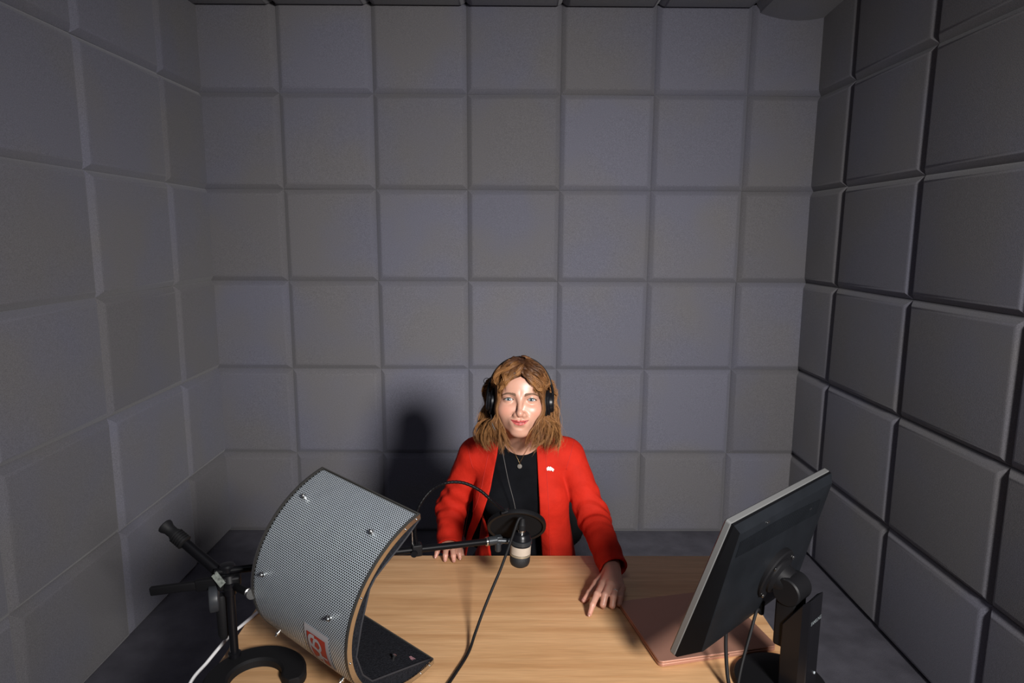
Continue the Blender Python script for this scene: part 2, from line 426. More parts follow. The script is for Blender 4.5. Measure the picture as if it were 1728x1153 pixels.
# ------------------------------------------------------------------ monitor
MC = np.array([0.551, 1.378, 1.02]); yaw, tilt = 0.716, 0.319; MW, MH = 0.44, 0.36
mu = np.array([math.cos(yaw), math.sin(yaw), 0]); mn0 = np.array([-math.sin(yaw), math.cos(yaw), 0])
mup = np.array([0, 0, 1.0]) * math.cos(tilt) - mn0 * math.sin(tilt)
mb = -np.cross(mup, mu); mb = mb / np.linalg.norm(mb)
if mb @ mn0 > 0: mb = -mb                    # towards the camera side (back of the screen)
def mp(u, v, b): return MC + mu * u + mup * v + mb * b
BASE_C = np.array([0.612, 1.318, DZ])
monitor = empty('computer_monitor', tuple(BASE_C), 'black flat-screen monitor seen from behind on a tilted stand', 'monitor')
def loft(rings, n=8):
    """rings = [(w,h,rad,depth,dv)] rounded rectangles in the monitor frame"""
    v = []; f = []
    for (w_, h_, rad, dep, dv) in rings:
        for (sx, sy, a0) in ((1, 1, 0), (-1, 1, 90), (-1, -1, 180), (1, -1, 270)):
            for k in range(n + 1):
                a = math.radians(a0 + 90 * k / n)
                v.append(mp(sx * (w_ / 2 - rad) + rad * math.cos(a), sy * (h_ / 2 - rad) + rad * math.sin(a) + dv, dep))
    m_ = 4 * (n + 1)
    for r in range(len(rings) - 1):
        for k in range(m_): f.append((r * m_ + k, r * m_ + (k + 1) % m_, (r + 1) * m_ + (k + 1) % m_, (r + 1) * m_ + k))
    f.append(tuple(range(m_))[::-1]); f.append(tuple((len(rings) - 1) * m_ + k for k in range(m_)))
    return v, f
mk('bezel', *loft([(MW - .006, MH - .006, .004, 0, 0), (MW, MH, .006, .003, 0), (MW, MH, .006, .013, 0), (MW - .004, MH - .004, .005, .0145, 0)]), MT['bezel'], monitor, smooth=True, autos=30)
mk('screen', *loft([(MW - .04, MH - .05, .001, -0.001, 0.004), (MW - .04, MH - .05, .001, 0.002, 0.004)]), MT['screen'], monitor)
RU, RT, RB_ = 0.205, 0.163, -0.128
def ridge_d(v_): return 0.048 - 0.085 * v_
def back_d(u_, v_):
    vm = (RT + RB_) / 2; vh = (RT - RB_) / 2
    return ridge_d(v_) + 0.013 * max(0, 1 - (u_ / RU) ** 2) ** 0.8 * max(0, 1 - ((v_ - vm) / vh) ** 2) ** 0.6
def housing():
    v = []; f = []; n = 20
    def outline(hw, top_, bot_, dep):
        P = [(-hw + 2 * hw * i / n, top_) for i in range(n)] + [(hw, top_ + (bot_ - top_) * i / n) for i in range(n)] + [(hw - 2 * hw * i / n, bot_) for i in range(n)] + [(-hw, bot_ + (top_ - bot_) * i / n) for i in range(n)]
        return [mp(u_, v_, dep(v_)) for u_, v_ in P]
    v += outline(MW / 2 - .002, MH / 2 - .002, -MH / 2 + .002, lambda q: .0146)
    v += outline(MW / 2 - .003, MH / 2 - .003, -MH / 2 + .003, lambda q: .0200)
    v += outline(RU + .0015, RT + .0015, RB_ - .0015, lambda q: ridge_d(q) - .002)
    v += outline(RU, RT, RB_, ridge_d)
    m_ = 4 * n
    for r in range(3):
        for k in range(m_): f.append((r * m_ + k, r * m_ + (k + 1) % m_, (r + 1) * m_ + (k + 1) % m_, (r + 1) * m_ + k))
    b0 = len(v)
    for i in range(n + 1):
        for j in range(n + 1):
            u_ = -RU + 2 * RU * i / n; v_ = RT + (RB_ - RT) * j / n; v.append(mp(u_, v_, back_d(u_, v_)))
    for i in range(n):
        for j in range(n): q_ = b0 + i * (n + 1) + j; f.append((q_, q_ + n + 1, q_ + n + 2, q_ + 1))
    return v, f
hous = mk('back_housing', *housing(), MT['monback'], monitor, smooth=True, autos=18, mats=[mat('housing_side_shaded', (0.0035, 0.0037, 0.0045), 0.5, spec=0.12)], fmat=[1] * 80 + [1 if (k >= 20) else 0 for k in range(80)] + [0] * 80 + [0] * 400)  # unlit sides get a darker black: their shade is put into the colour
# ventilation ribs in a band under the top edge
vb = MB(); nr = 84
for k in range(nr):
    u = -0.198 + 0.345 * k / (nr - 1)
    v1_ = 0.150 - 0.30 * (u + 0.06) ** 2; v0_ = v1_ - 0.036
    P0, P1 = mp(u, v0_, back_d(u, v0_)), mp(u, v1_, back_d(u, v1_)); d_ = P1 - P0; L_ = np.linalg.norm(d_); d_ /= L_
    w_ax = mu - d_ * (mu @ d_); w_ax /= np.linalg.norm(w_ax)
    vb.add(*box((P0 + P1) / 2 + mb * 0.0008, (0.0016, L_, 0.0030), np.stack([w_ax, d_, np.cross(w_ax, d_)], 1)))
vo = vb.build('vent_ribs', MT['monback'], hous); vo['kind'] = 'stuff'
for (u, vv) in ((-0.10, 0.157), (0.10, 0.128)):
    mk('latch', *box(mp(u, vv, back_d(u, vv)), (0.012, 0.004, 0.004), np.stack([mu, mup, mb], 1), bev=0.001), MT['chrome'], hous)
# mount plate, neck, column, foot
pc = mp(0.0, 0.000, 0.054)
plate = mk('mount_plate', *lathe(pc, mb, [(0, 0.062), (0.012, 0.062), (0.015, 0.059), (0.016, 0.05)], 40), MT['black'], monitor, smooth=True, autos=30)
for (u, vv) in ((-0.04, 0.035), (0.04, 0.035), (-0.04, -0.040), (0.04, -0.040)):
    q = mp(u, vv, 0.071); mk('screw', *lathe(q, mb, [(0, .0045), (.0018, .0045), (.003, .003)], 12), MT['chrome'], plate, smooth=True, autos=30)
mk('neck', *lathe(pc + mb * 0.014, mb, [(0, 0.044), (0.006, 0.043), (0.012, 0.034), (0.03, 0.03)], 32), MT['black'], monitor, smooth=True, autos=35)
hc = pc + mb * 0.050 + np.array([0, 0, -0.006])
hb = MB(); hb.add(*lathe(hc - mu * 0.030, mu, [(0, 0.028), (0.003, 0.031), (0.057, 0.031), (0.060, 0.028)], 32))
hb.build('hinge', MT['black'], monitor, smooth=True, autos=30)
CR = np.stack([mu, -mn0, np.array([0, 0, 1.0])], 1)    # column axes: width, back, up
ctop = hc.copy()
cx0 = np.array([ctop[0], ctop[1], 0])
sl = MB(); zt = ctop[2]
sl.add(*box(cx0 + np.array([0, 0, (zt + 0.85) / 2]) , (0.052, 0.046, zt - 0.85), CR, bev=0.006))
sl.build('slider', MT['black'], monitor, smooth=True, autos=30)
def column_shell():
    # outer guide of the stand: leans gently, cut off at a slant on top
    v = []; f = []
    sec = [(-0.031, -0.024), (0.031, -0.024), (0.033, 0.018), (0.026, 0.034), (-0.026, 0.034), (-0.033, 0.018)]
    for zz in (DZ + 0.012, 0.80, 0.86, 0.945, 0.985):
        for i, (a, b_) in enumerate(sec):
            z2 = zz
            if zz > 0.96: z2 = zz + (0.004 if b_ > 0.02 else (-0.075 if b_ < 0 else -0.010))
            elif zz > 0.9: z2 = zz - (0.05 if b_ < 0 else 0)
            v.append(cx0 + CR @ np.array([a, b_ + 0.022 , 0]) + np.array([0, 0, z2]))
    for r in range(4):
        for k in range(6): f.append((r * 6 + k, r * 6 + (k + 1) % 6, (r + 1) * 6 + (k + 1) % 6, (r + 1) * 6 + k))
    f.append((5, 4, 3, 2, 1, 0)); f.append(tuple(24 + k for k in range(6)))
    return v, f
col = mk('column', *column_shell(), MT['blackgloss'], monitor)
bv = col.modifiers.new('bevel', 'BEVEL'); bv.width = 0.003; bv.segments = 2
mk('foot', *lathe((BASE_C[0], BASE_C[1], DZ + 0.0005), (0, 0, 1), [(0, 0.098), (0.006, 0.100), (0.012, 0.097), (0.016, 0.085), (0.019, 0.05)], 56), MT['black'], monitor, smooth=True, autos=30)
# brand lettering on the column
def text_verts(txt, size, bold=0.0):
    c = bpy.data.curves.new('t', 'FONT'); c.body = txt; c.size = size; c.align_x = 'CENTER'; c.align_y = 'CENTER'; c.offset = bold; c.resolution_u = 3
    o = bpy.data.objects.new('t', c); COL.objects.link(o)
    dg = bpy.context.evaluated_depsgraph_get(); dg.update()
    me = o.evaluated_get(dg).to_mesh()
    v = np.array([tuple(q.co) for q in me.vertices]); f = [tuple(p.vertices) for p in me.polygons]
    o.evaluated_get(dg).to_mesh_clear()
    bpy.data.objects.remove(o); bpy.data.curves.remove(c)
    return v, f
tv, tf = text_verts('SAMSUNG', 0.0115, 0.0002)
tp = [cx0 + CR @ np.array([q[0] * 0.92, 0.0564 , 0]) + np.array([0, 0, 0.932 + q[1]]) for q in tv]
mk('lettering', tp, tf, MT['lettering'], col)
q = cx0 + CR @ np.array([0.012, 0.0560, 0]) + np.array([0, 0, 0.805]); mk('screw', *lathe(q, -mn0, [(0, .003), (.0015, .003), (.002, .002)], 10), MT['steel'], col)
# its two cables
for nm, pts in (('signal_cable', [mp(-0.050, -0.148, 0.036), (0.498, 1.352, 0.868), (0.493, 1.338, 0.825), (0.490, 1.308, 0.770), (0.487, 1.27, 0.7445), (0.46, 1.21, 0.7445), (0.42, 1.13, 0.7445)]),
                ('power_cable', [mp(0.009, -0.118, 0.070), (0.563, 1.350, 0.900), (0.541, 1.326, 0.855), (0.515, 1.296, 0.800), (0.497, 1.265, 0.763), (0.487, 1.23, 0.7445), (0.47, 1.13, 0.7445)])):
    mk(nm, *tube(spline(pts, 60), 0.0042 if nm == 'signal_cable' else 0.0036, 10), MT['rubber'], monitor, smooth=True)
mk('cable_plug', *cyl(mp(0.013, -0.090, 0.060), mp(0.009, -0.120, 0.071), 0.0065, 14, 0.002), MT['rubber'], monitor, smooth=True, autos=30)

# ------------------------------------------------------------------ reflection filter
FC = np.array([-0.173, 1.309, 0.967]); fy, fp, fr = 0.960, 0.121, 0.215; FH, FD, FL = 0.209, 0.224, 0.30
FA = np.array([-math.sin(fy) * math.cos(fp), math.cos(fy) * math.cos(fp), math.sin(fp)])
_E2 = np.array([-math.cos(fy), -math.sin(fy), 0]); _E1 = np.cross(FA, _E2)
if _E1[2] < 0: _E1 = -_E1
fe1 = _E1 * math.cos(fr) + _E2 * math.sin(fr); fe2 = -_E1 * math.sin(fr) + _E2 * math.cos(fr)
def fs(t, s, off=0.0):
    n = np.array([math.cos(t) / FH, math.sin(t) / FD]); n /= np.linalg.norm(n)
    return FC + FA * s + fe1 * (FH * math.cos(t) + off * n[0]) + fe2 * (FD * math.sin(t) + off * n[1])
tt = np.linspace(0, math.pi, 2000); seg = np.hypot(FH * np.diff(np.cos(tt)), FD * np.diff(np.sin(tt)))
arc = np.concatenate([[0], np.cumsum(seg)]); ALEN = arc[-1]
def t_of(a): return float(np.interp(a, arc, tt))
rf = empty('reflection_filter', (fs(math.pi, 0.1)[0], fs(math.pi, 0.1)[1], DZ), 'curved perforated metal microphone reflection filter with black felt lining', 'acoustic filter')
# perforated sheet: hexagonal cells with a real hole each
P_ = 0.0050; rows = int((ALEN - 0.016) / (P_ * 0.866)); cols = int((FL - 0.012) / P_)
aa = np.array([math.pi / 6 + k * math.pi / 3 for k in range(6)])
ho = np.stack([np.cos(aa), np.sin(aa)], 1) * P_ / math.sqrt(3)
hi_ = np.stack([np.cos(aa) * 0.00190, np.sin(aa) * 0.00190], 1)
hv = np.concatenate([ho, hi_]); cen = []
for r in range(rows + 1):
    for c in range(cols):
        cen.append((0.006 + P_ * (c + 0.5 + 0.5 * (r % 2)) - 0.00125, 0.008 + P_ * 0.866 * r))
cen = np.array(cen); uv = (cen[:, None, :] + hv[None]).reshape(-1, 2)
uv[:, 0] = np.clip(uv[:, 0], 0.003, FL - 0.003)
T = np.interp(uv[:, 1], arc, tt)
def fsv(T, Sx, off):
    n0 = np.cos(T) / FH; n1 = np.sin(T) / FD; l = np.hypot(n0, n1)
    return FC + FA * Sx[:, None] + fe1 * (FH * np.cos(T) + off * n0 / l)[:, None] + fe2 * (FD * np.sin(T) + off * n1 / l)[:, None]
pv = fsv(T, uv[:, 0], 0.0)
q = np.array([[k, (k + 1) % 6, 6 + (k + 1) % 6, 6 + k] for k in range(6)])
pf = (q[None] + (12 * np.arange(len(cen)))[:, None, None]).reshape(-1, 4)
sheet = mk('perforated_sheet', pv, pf, MT['steel'], rf, smooth=True); sheet['kind'] = 'stuff'
def shell(s0, s1, o0, o1, t0=0.0, t1=math.pi, n=64):
    """closed C-shaped solid between two offsets and two axis positions"""
    v = []; f = []
    for i in range(n + 1):
        t = t0 + (t1 - t0) * i / n
        v += [fs(t, s0, o0), fs(t, s1, o0), fs(t, s1, o1), fs(t, s0, o1)]
    for i in range(n):
        for k in range(4): f.append((4 * i + k, 4 * i + (k + 1) % 4, 4 * i + 4 + (k + 1) % 4, 4 * i + 4 + k))
    f.append((3, 2, 1, 0)); f.append(tuple(4 * n + k for k in range(4)))
    return v, f
for s0, s1 in ((-0.0015, 0.0005), (FL - 0.0005, FL + 0.0015)):
    rim = mk('end_rim', *shell(s0, s1, 0.001, -0.0105), MT['chrome'], rf, smooth=True, autos=35)
    mk('edge_strip', *shell(s0, s0 + 0.006 if s0 < 0.1 else s0 - 0.006, 0.0012, 0.0003), MT['darkstrip'], rf, smooth=True, autos=35)
    for a in (0.012, 0.045, 0.20, 0.34, 0.46, 0.56, ALEN - 0.045, ALEN - 0.015):
        t = t_of(a); p = fs(t, s0 if s0 < 0.1 else s1, -0.005)
        mk('rivet', *lathe(p, -FA if s0 < 0.1 else FA, [(0, .0022), (.0012, .0021), (.002, .0012)], 10), MT['ring'], rim, smooth=True)
# felt lining: follows the sheet outside, flat panels inside
FIN = [(0.192, 0.0), (0.176, 0.034), (0.163, 0.066), (0.152, 0.100), (0.140, 0.130), (0.125, 0.147), (0.060, 0.177), (-0.004, 0.200), (-0.060, 0.192), (-0.098, 0.172), (-0.122, 0.1308), (-0.147, 0.0881), (-0.172, 0.0454), (-0.196, 0.004)]
fin = np.array(FIN); nfi = len(fin); fv = []; ff = []
fout = []
for (a_, b_) in FIN:
    t = math.atan2(b_ / FD, a_ / FH); t = min(max(t, 0.012), math.pi - 0.012)
    n_ = np.array([math.cos(t) / FH, math.sin(t) / FD]); n_ /= np.linalg.norm(n_)
    fout.append((FH * math.cos(t) - 0.006 * n_[0], FD * math.sin(t) - 0.006 * n_[1]))
for i in range(nfi):
    for (a_, b_) in (FIN[i], fout[i]):
        for s in (0.004, FL - 0.004): fv.append(FC + FA * s + fe1 * a_ + fe2 * b_)
for i in range(nfi - 1):
    q0 = 4 * i; q1 = 4 * i + 4      # 0: inner near, 1: inner far, 2: outer near, 3: outer far
    ff += [(q0, q0 + 1, q1 + 1, q1), (q0 + 2, q1 + 2, q1 + 3, q0 + 3), (q0, q1, q1 + 2, q0 + 2), (q0 + 1, q0 + 3, q1 + 3, q1 + 1)]
ff += [(0, 2, 3, 1), (4 * nfi - 4, 4 * nfi - 3, 4 * nfi - 1, 4 * nfi - 2)]
fo = mk('felt_lining', fv, ff, MT['felt'], rf)
for s in (0.004, FL - 0.004):
    mk('felt_piping', *tube([FC + FA * s + fe1 * a_ + fe2 * b_ for a_, b_ in FIN], 0.0020, 8), MT['felt_edge'], fo, smooth=True)
def flap(s, fr_, h=0.0):
    g_ = np.array([-0.098, 0.172]); tp_ = np.array([-0.196, 0.004]); d_ = (tp_ - g_) / np.linalg.norm(tp_ - g_); n_ = np.array([-d_[1], d_[0]])
    if n_[0] < 0: n_ = -n_
    q_ = g_ + (tp_ - g_) * fr_ + n_ * h
    return FC + FA * s + fe1 * q_[0] + fe2 * q_[1]
for t in (-0.0, math.pi):
    s_ = 0.012 if t == 0 else -0.012
    mk('edge_strip', *shell(-0.001, FL + 0.001, 0.0016, -0.014, t, t + s_, 2), MT['darkstrip'], rf)
# screws on the back, on long standoffs
for (px_u, a) in [(u_, a_) for a_ in (0.087, 0.260, 0.430, 0.600) for u_ in (0.258, 0.050)]:
    t = t_of(a); p = fs(t, px_u, -0.002); nn = fs(t, px_u, 0.01) - fs(t, px_u, 0.0); nn /= np.linalg.norm(nn)
    mk('screw', *lathe(p, nn, [(0, .0032), (.006, .0032), (.0065, .0052), (.010, .0052), (.0115, .003), (.015, .003), (.016, .002)], 12), MT['chrome'], rf, smooth=True, autos=30)
p = flap(0.042, 0.547); nn = flap(0.042, 0.547, 0.01) - p; nn /= np.linalg.norm(nn)
mk('screw', *lathe(p, nn, [(0, .003), (.008, .003), (.0085, .0045), (.011, .0045), (.012, .003)], 12), MT['chrome'], fo, smooth=True, autos=30)
# sticker with the red emblem, following the curve of the sheet
def patch(u0, u1, a0, a1, off, nu=2, na=10):
    v = [fs(t_of(a0 + (a1 - a0) * j / na), u0 + (u1 - u0) * i / nu, off + o) for o in (0, 0.0006) for i in range(nu + 1) for j in range(na + 1)]
    f = []; k = (nu + 1) * (na + 1)
    for i in range(nu):
        for j in range(na):
            a = i * (na + 1) + j; qd = (a, a + 1, a + na + 2, a + na + 1); f += [qd[::-1], tuple(x + k for x in qd)]
    return v, f
SU0, SU1, SA0, SA1 = 0.052, 0.124, 0.305, 0.400
stk = mk('sticker', *patch(SU1, SU0, SA0, SA1, 0.0012), MT['sticker'], rf)
mk('emblem_ground', *patch(SU1 - 0.009, SU0 + 0.009, SA0 + 0.014, SA1 - 0.012, 0.0024), MT['red'], stk)
ev = MB()
def stroke(pts, wd):
    P = spline(pts, 22) if len(pts) > 2 else np.linspace(pts[0], pts[1], 8)
    P = np.asarray(P); Tn = np.gradient(P, axis=0); Tn /= np.linalg.norm(Tn, axis=1, keepdims=True); Nn = np.stack([-Tn[:, 1], Tn[:, 0]], 1)
    v = []; n = len(P)
    for sgn in (-1, 1):
        for i in range(n):
            x, y = P[i] + Nn[i] * wd / 2 * sgn
            x = min(max(x, 0), 1); y = min(max(y, 0), 1)
            u = SU1 - 0.009 - x * (SU1 - SU0 - 0.018); a = SA0 + 0.014 + (1 - y) * (SA1 - SA0 - 0.026)
            v.append(fs(t_of(a), u, 0.0034))
    ev.add(v, [(i, i + 1, n + i + 1, n + i) for i in range(n - 1)])
stroke([(0.42, 0.92), (0.20, 0.90), (0.10, 0.72), (0.22, 0.55), (0.45, 0.50), (0.62, 0.40), (0.55, 0.18), (0.30, 0.05)], 0.13)
stroke([(0.30, 0.55), (0.42, 0.82), (0.62, 0.84), (0.72, 0.66), (0.62, 0.50)], 0.11)
stroke([(0.62, 0.44), (0.66, 0.2), (0.68, 0.0)], 0.12); stroke([(0.66, 0.30), (0.98, 0.30)], 0.09); stroke([(0.08, 0.70), (0.10, 0.3), (0.16, 0.0)], 0.10)
ev.build('emblem', MT['sticker'], stk)
# small stitched mark near the felt tip
tv, tf = text_verts('sE', 0.016, 0.0006)
fm = []
for qv in tv:
    fm.append(flap(0.026 - qv[0], 0.78 - qv[1] / 0.1945, 0.0012))
mk('small_mark', fm, tf, mat('pink_thread', (0.42, 0.22, 0.25), 0.6), fo)

# ------------------------------------------------------------------ desk microphone stand (boom, clutch, horseshoe foot)
PX, PY = -0.655, 1.425
stand = empty('microphone_stand', (PX, PY, DZ), 'black table-top microphone stand with boom and horseshoe base', 'microphone stand')
def horseshoe():
    v = []; f = []; c = np.array([-0.562, 1.322]); n = 40
    a0, a1 = math.radians(-12), math.radians(262)
    for i in range(n + 1):
        a = a0 + (a1 - a0) * i / n; d = np.array([math.cos(a), math.sin(a)])
        e = min(1, min(i, n - i) / 3.0); e = math.sqrt(max(0, 1 - (1 - e) ** 2)) * 0.97 + 0.03
        rm = 0.083; hw = 0.027 * e
        for rr, z in ((rm - hw, 0.0005), (rm + hw, 0.0005), (rm + hw, 0.016), (rm + hw * .8, 0.021), (rm - hw * .8, 0.021), (rm - hw, 0.016)):
            v.append((c[0] + d[0] * rr, c[1] + d[1] * rr, DZ + z))
    for i in range(n):
        for k in range(6): f.append((6 * i + k, 6 * i + (k + 1) % 6, 6 * i + 6 + (k + 1) % 6, 6 * i + 6 + k))
    f.append((5, 4, 3, 2, 1, 0)); f.append(tuple(6 * n + k for k in range(6)))
    return v, f
hsv, hsf = horseshoe()
mk('base', hsv, hsf, MT['rubber'], stand, smooth=True, autos=35)
PXp, PYp = -0.634, 1.388
mk('pole', *lathe((PXp, PYp, DZ + 0.02), (0, 0, 1), [(0, 0.014), (0.01, 0.014), (0.012, 0.0098), (0.155, 0.0098), (0.157, 0.013), (0.185, 0.013)], 20), MT['blackgloss'], stand, smooth=True, autos=30)
CL = np.array([-0.640, 1.400, 0.942])       # clutch centre
lug = MB(); lug.add(*cyl((PXp, PYp, 0.925), CL + [0, 0, 0.014], 0.0155, 20, 0.003))
BM = np.array([-0.022, 1.622, 0.936]); bd_ = BM - CL; bd_ /= np.linalg.norm(bd_)
lug.add(*box(CL, (0.05, 0.030, 0.034), np.stack(basis(bd_)[::-1], 1)[:, [0, 1, 2]], bev=0.006))
lug.build('clutch', MT['black'], stand, smooth=True, autos=35)
tailp = np.array([-0.815, 1.385, 0.925])
mk('boom', *tube([CL - bd_ * 0.03 + [0, 0, 0.026], CL + [0, 0, 0.026], CL + (BM - CL) * 0.5 + [0, 0, 0.012], BM - bd_ * 0.034], 0.0085, 16), MT['blackmetal'], stand, smooth=True, autos=40)
mk('boom_end_cap', *cyl(BM - bd_ * 0.036, BM - bd_ * 0.032, 0.0118, 20), MT['ring'], stand, smooth=True, autos=30)
# flat lever on the left
lv = tailp - CL; lvl = np.linalg.norm(lv); lvd = lv / lvl; lx, ly, _ = basis(lvd)
lever = MB()
for s0, s1, w_, h_ in ((0.0, 0.075, 0.016, 0.028), (0.072, lvl, 0.012, 0.021)):
    lever.add(*box(CL + lvd * (s0 + s1) / 2, (s1 - s0, w_, h_), np.stack([lvd, lx, ly], 1), bev=0.004))
lever.build('lever', MT['black'], stand, smooth=True, autos=35)
# round tension knob hanging under the clutch
kd = np.array([-0.55, -0.80, -0.1]); kd /= np.linalg.norm(kd); kc = np.array([-0.662, 1.392, 0.905])
kp = [(0, 0.010), (0.004, 0.028), (0.006, 0.0300), (0.020, 0.0300), (0.023, 0.0285), (0.024, 0.022)]
mk('tension_knob', *lathe((-0.660, 1.392, 0.906), np.array([-0.90, -0.42, 0.0]), kp, 28), mat('dark_grey_plastic', (0.030, 0.033, 0.038), 0.38), stand, smooth=True, autos=30)
mk('lower_grip', *lathe((-0.660, 1.398, 0.80), (0.0, -0.01, 1), [(0, 0.008), (0.01, 0.012), (0.10, 0.0135), (0.11, 0.010)], 18), MT['rubber'], stand, smooth=True, autos=35)
# small knob on top
mk('top_knob', *lathe(CL + [-0.006, 0.004, 0.012], (0.0, 0.1, 1), [(0, 0.008), (0.008, 0.009), (0.010, 0.0165), (0.022, 0.0185), (0.026, 0.016), (0.027, 0.011)], 24), MT['blackgloss'], stand, smooth=True, autos=30)
# upper bar with a ribbed rubber grip, pointing up and left
GE = np.array([-0.797, 1.440, 1.056]); gd = GE - CL; gl = np.linalg.norm(gd); gd /= gl
bar = mk('upper_bar', *lathe(CL + gd * 0.012, gd, [(0, 0.0125), (gl - 0.06, 0.0115), (gl - 0.058, 0.010), (gl - 0.045, 0.010)], 18), MT['blackmetal'], stand, smooth=True, autos=30)
gp = [(0, 0.0125)]
for k in range(5): gp += [(0.003 + k * 0.0062, 0.0175), (0.0062 + k * 0.0062, 0.0175), (0.0068 + k * 0.0062, 0.0150), (0.0088 + k * 0.0062, 0.0150)]
gp += [(0.040, 0.0125), (0.052, 0.0130), (0.060, 0.0165), (0.066, 0.0170), (0.068, 0.0150), (0.0685, 0.008)]
mk('rubber_grip', *lathe(CL + gd * (gl - 0.062), gd, gp, 24), MT['rubber'], bar, smooth=True, autos=30)
# paper tag on the clutch
tgd = np.array([0.70, -0.35, -0.62]); tgd /= np.linalg.norm(tgd); tn = np.array([-0.3, -0.85, 0.45]); tn -= tgd * (tn @ tgd); tn /= np.linalg.norm(tn)
mk('tag', *box(CL + np.array([-0.014, -0.022, 0.016]), (0.034, 0.016, 0.002), np.stack([tgd, np.cross(tn, tgd), tn], 1)), MT['tag'], stand)
# stub that carries the reflection filter
sp = fs(1.50, FL - 0.004, 0.003)
mk('filter_arm', *cyl(CL + [0.01, 0.0, -0.012], sp + (CL - sp) * 0.12, 0.0085, 16, 0.002), MT['black'], stand, smooth=True, autos=30)
cdv = (CL - sp) / np.linalg.norm(CL - sp)
mk('filter_bolt', *lathe(sp + cdv * 0.002, cdv, [(0, .011), (.004, .011), (.005, .0075), (.012, .0075), (.013, .010), (.017, .010)], 18), MT['chrome'], stand, smooth=True, autos=30)

# ------------------------------------------------------------------ pop filter on its gooseneck
BC = CL + (BM - CL) * 0.665 + np.array([0, 0, 0.008])                   # clamp position on the boom
pop = empty('pop_filter', tuple(BC), 'round black pop filter on a gooseneck clamped to the boom', 'pop filter')
PCn = np.array([0.026, 1.687, 0.945]); pn = np.array([0.0, 0.80, 0.60]); pn /= np.linalg.norm(pn)
x_, y_, _ = basis(pn); PR = 0.0765
# ring with a rectangular, rounded section
rv = []; rfa = []; n = 72; sec = [(-0.004, -0.0055), (0.0035, -0.0062), (0.0045, 0.0), (0.0035, 0.0062), (-0.004, 0.0055)]
for i in range(n):
    a = 2 * math.pi * i / n; d = x_ * math.cos(a) + y_ * math.sin(a)
    for dr, h in sec: rv.append(PCn + d * (PR + dr) + pn * h)
for i in range(n):
    for k in range(5): rfa.append((5 * i + k, 5 * i + (k + 1) % 5, 5 * ((i + 1) % n) + (k + 1) % 5, 5 * ((i + 1) % n) + k))
mk('hoop', rv, rfa, MT['black'], pop, smooth=True, autos=50)
mk('screen_fabric', *lathe(PCn - pn * 0.001, pn, [(0, PR - 0.003), (0.002, PR - 0.003)], 64), MT['popmesh'], pop)
topd = np.array([0.0, -0.60, 0.80]); att = PCn + topd * (PR * 0.93) + np.array([-0.030, 0, 0])
mk('hoop_bracket', *box(att + np.array([-0.002, 0, 0.003]), (0.020, 0.012, 0.014), np.stack([np.array([0.95, 0.1, 0.28]), np.cross(pn, np.array([0.95, .1, .28])), pn], 1), bev=0.002), MT['black'], pop, smooth=True, autos=30)
gpts = spline([BC + [0.0, 0.0, 0.012], (-0.232, 1.545, 1.0), (-0.223, 1.55, 1.055), (-0.196, 1.57, 1.091), (-0.162, 1.60, 1.101), (-0.117, 1.615, 1.097), (-0.072, 1.62, 1.074), (-0.038, 1.622, 1.042), att], 160)
gr_ = 0.0042 + 0.0003 * np.sin(np.arange(160) * math.pi / 2)
mk('gooseneck', *tube(gpts, gr_, 12), MT['blackmetal'], pop, smooth=True)
bxx = np.stack([bd_, np.cross(np.array([0, 0, 1.0]), bd_), np.cross(bd_, np.cross(np.array([0, 0, 1.0]), bd_))], 1)
mk('clamp', *box(BC, (0.026, 0.024, 0.030), bxx, bev=0.003), MT['black'], pop, smooth=True, autos=30)
mk('clamp_screw', *lathe(BC + np.array([-0.004, -0.011, -0.004]), (0, -1, 0), [(0, .008), (.006, .009), (.010, .008)], 16), MT['black'], pop, smooth=True, autos=30)
mk('clamp_pin', *cyl(BC + np.array([-0.010, 0, 0.012]), BC + np.array([-0.011, 0, 0.050]), 0.0016, 8), MT['chrome'], pop)

# ------------------------------------------------------------------ microphone
MB0 = np.array([0.033, 1.622, 0.862]); md = np.array([0.055, 0.02, 1.0]); md /= np.linalg.norm(md)
mic = empty('microphone', tuple(MB0), 'black studio microphone with a cream label hanging upside down', 'microphone')
mk('grille', *lathe(MB0, md, [(0, 0.010), (0.002, 0.018), (0.006, 0.0235), (0.012, 0.0262), (0.018, 0.027), (0.032, 0.0272), (0.033, 0.0265)], 40), MT['grille'], mic, smooth=True, autos=40)
mk('trim_ring', *lathe(MB0 + md * 0.0325, md, [(0, 0.0272), (0.0005, 0.0276), (0.0045, 0.0276), (0.005, 0.0272)], 40), MT['brass'], mic, smooth=True, autos=30)
bodym = mk('body', *lathe(MB0 + md * 0.037, md, [(0, 0.0268), (0.040, 0.0268), (0.042, 0.0262), (0.044, 0.0252), (0.050, 0.0242), (0.055, 0.0205), (0.056, 0.012)], 40), MT['blackgloss'], mic, smooth=True, autos=30)
mk('label_band', *lathe(MB0 + md * 0.0385, md, [(0, 0.0270), (0.0002, 0.0273), (0.0218, 0.0273), (0.022, 0.0270)], 40), MT['cream'], bodym, smooth=True, autos=30)
top = MB0 + md * 0.092
pl = mk('plug', *lathe(top, md, [(0, 0.0105), (0.003, 0.0105), (0.0035, 0.009), (0.006, 0.009), (0.0065, 0.0105), (0.009, 0.0105), (0.0095, 0.0092)], 24), MT['ring'], mic, smooth=True, autos=30)
mk('plug_sleeve', *lathe(top + md * 0.0095, md, [(0, 0.0098), (0.014, 0.0098), (0.016, 0.0085), (0.026, 0.0075), (0.032, 0.006)], 20), MT['rubber'], pl, smooth=True, autos=30)
ct = top + md * 0.036
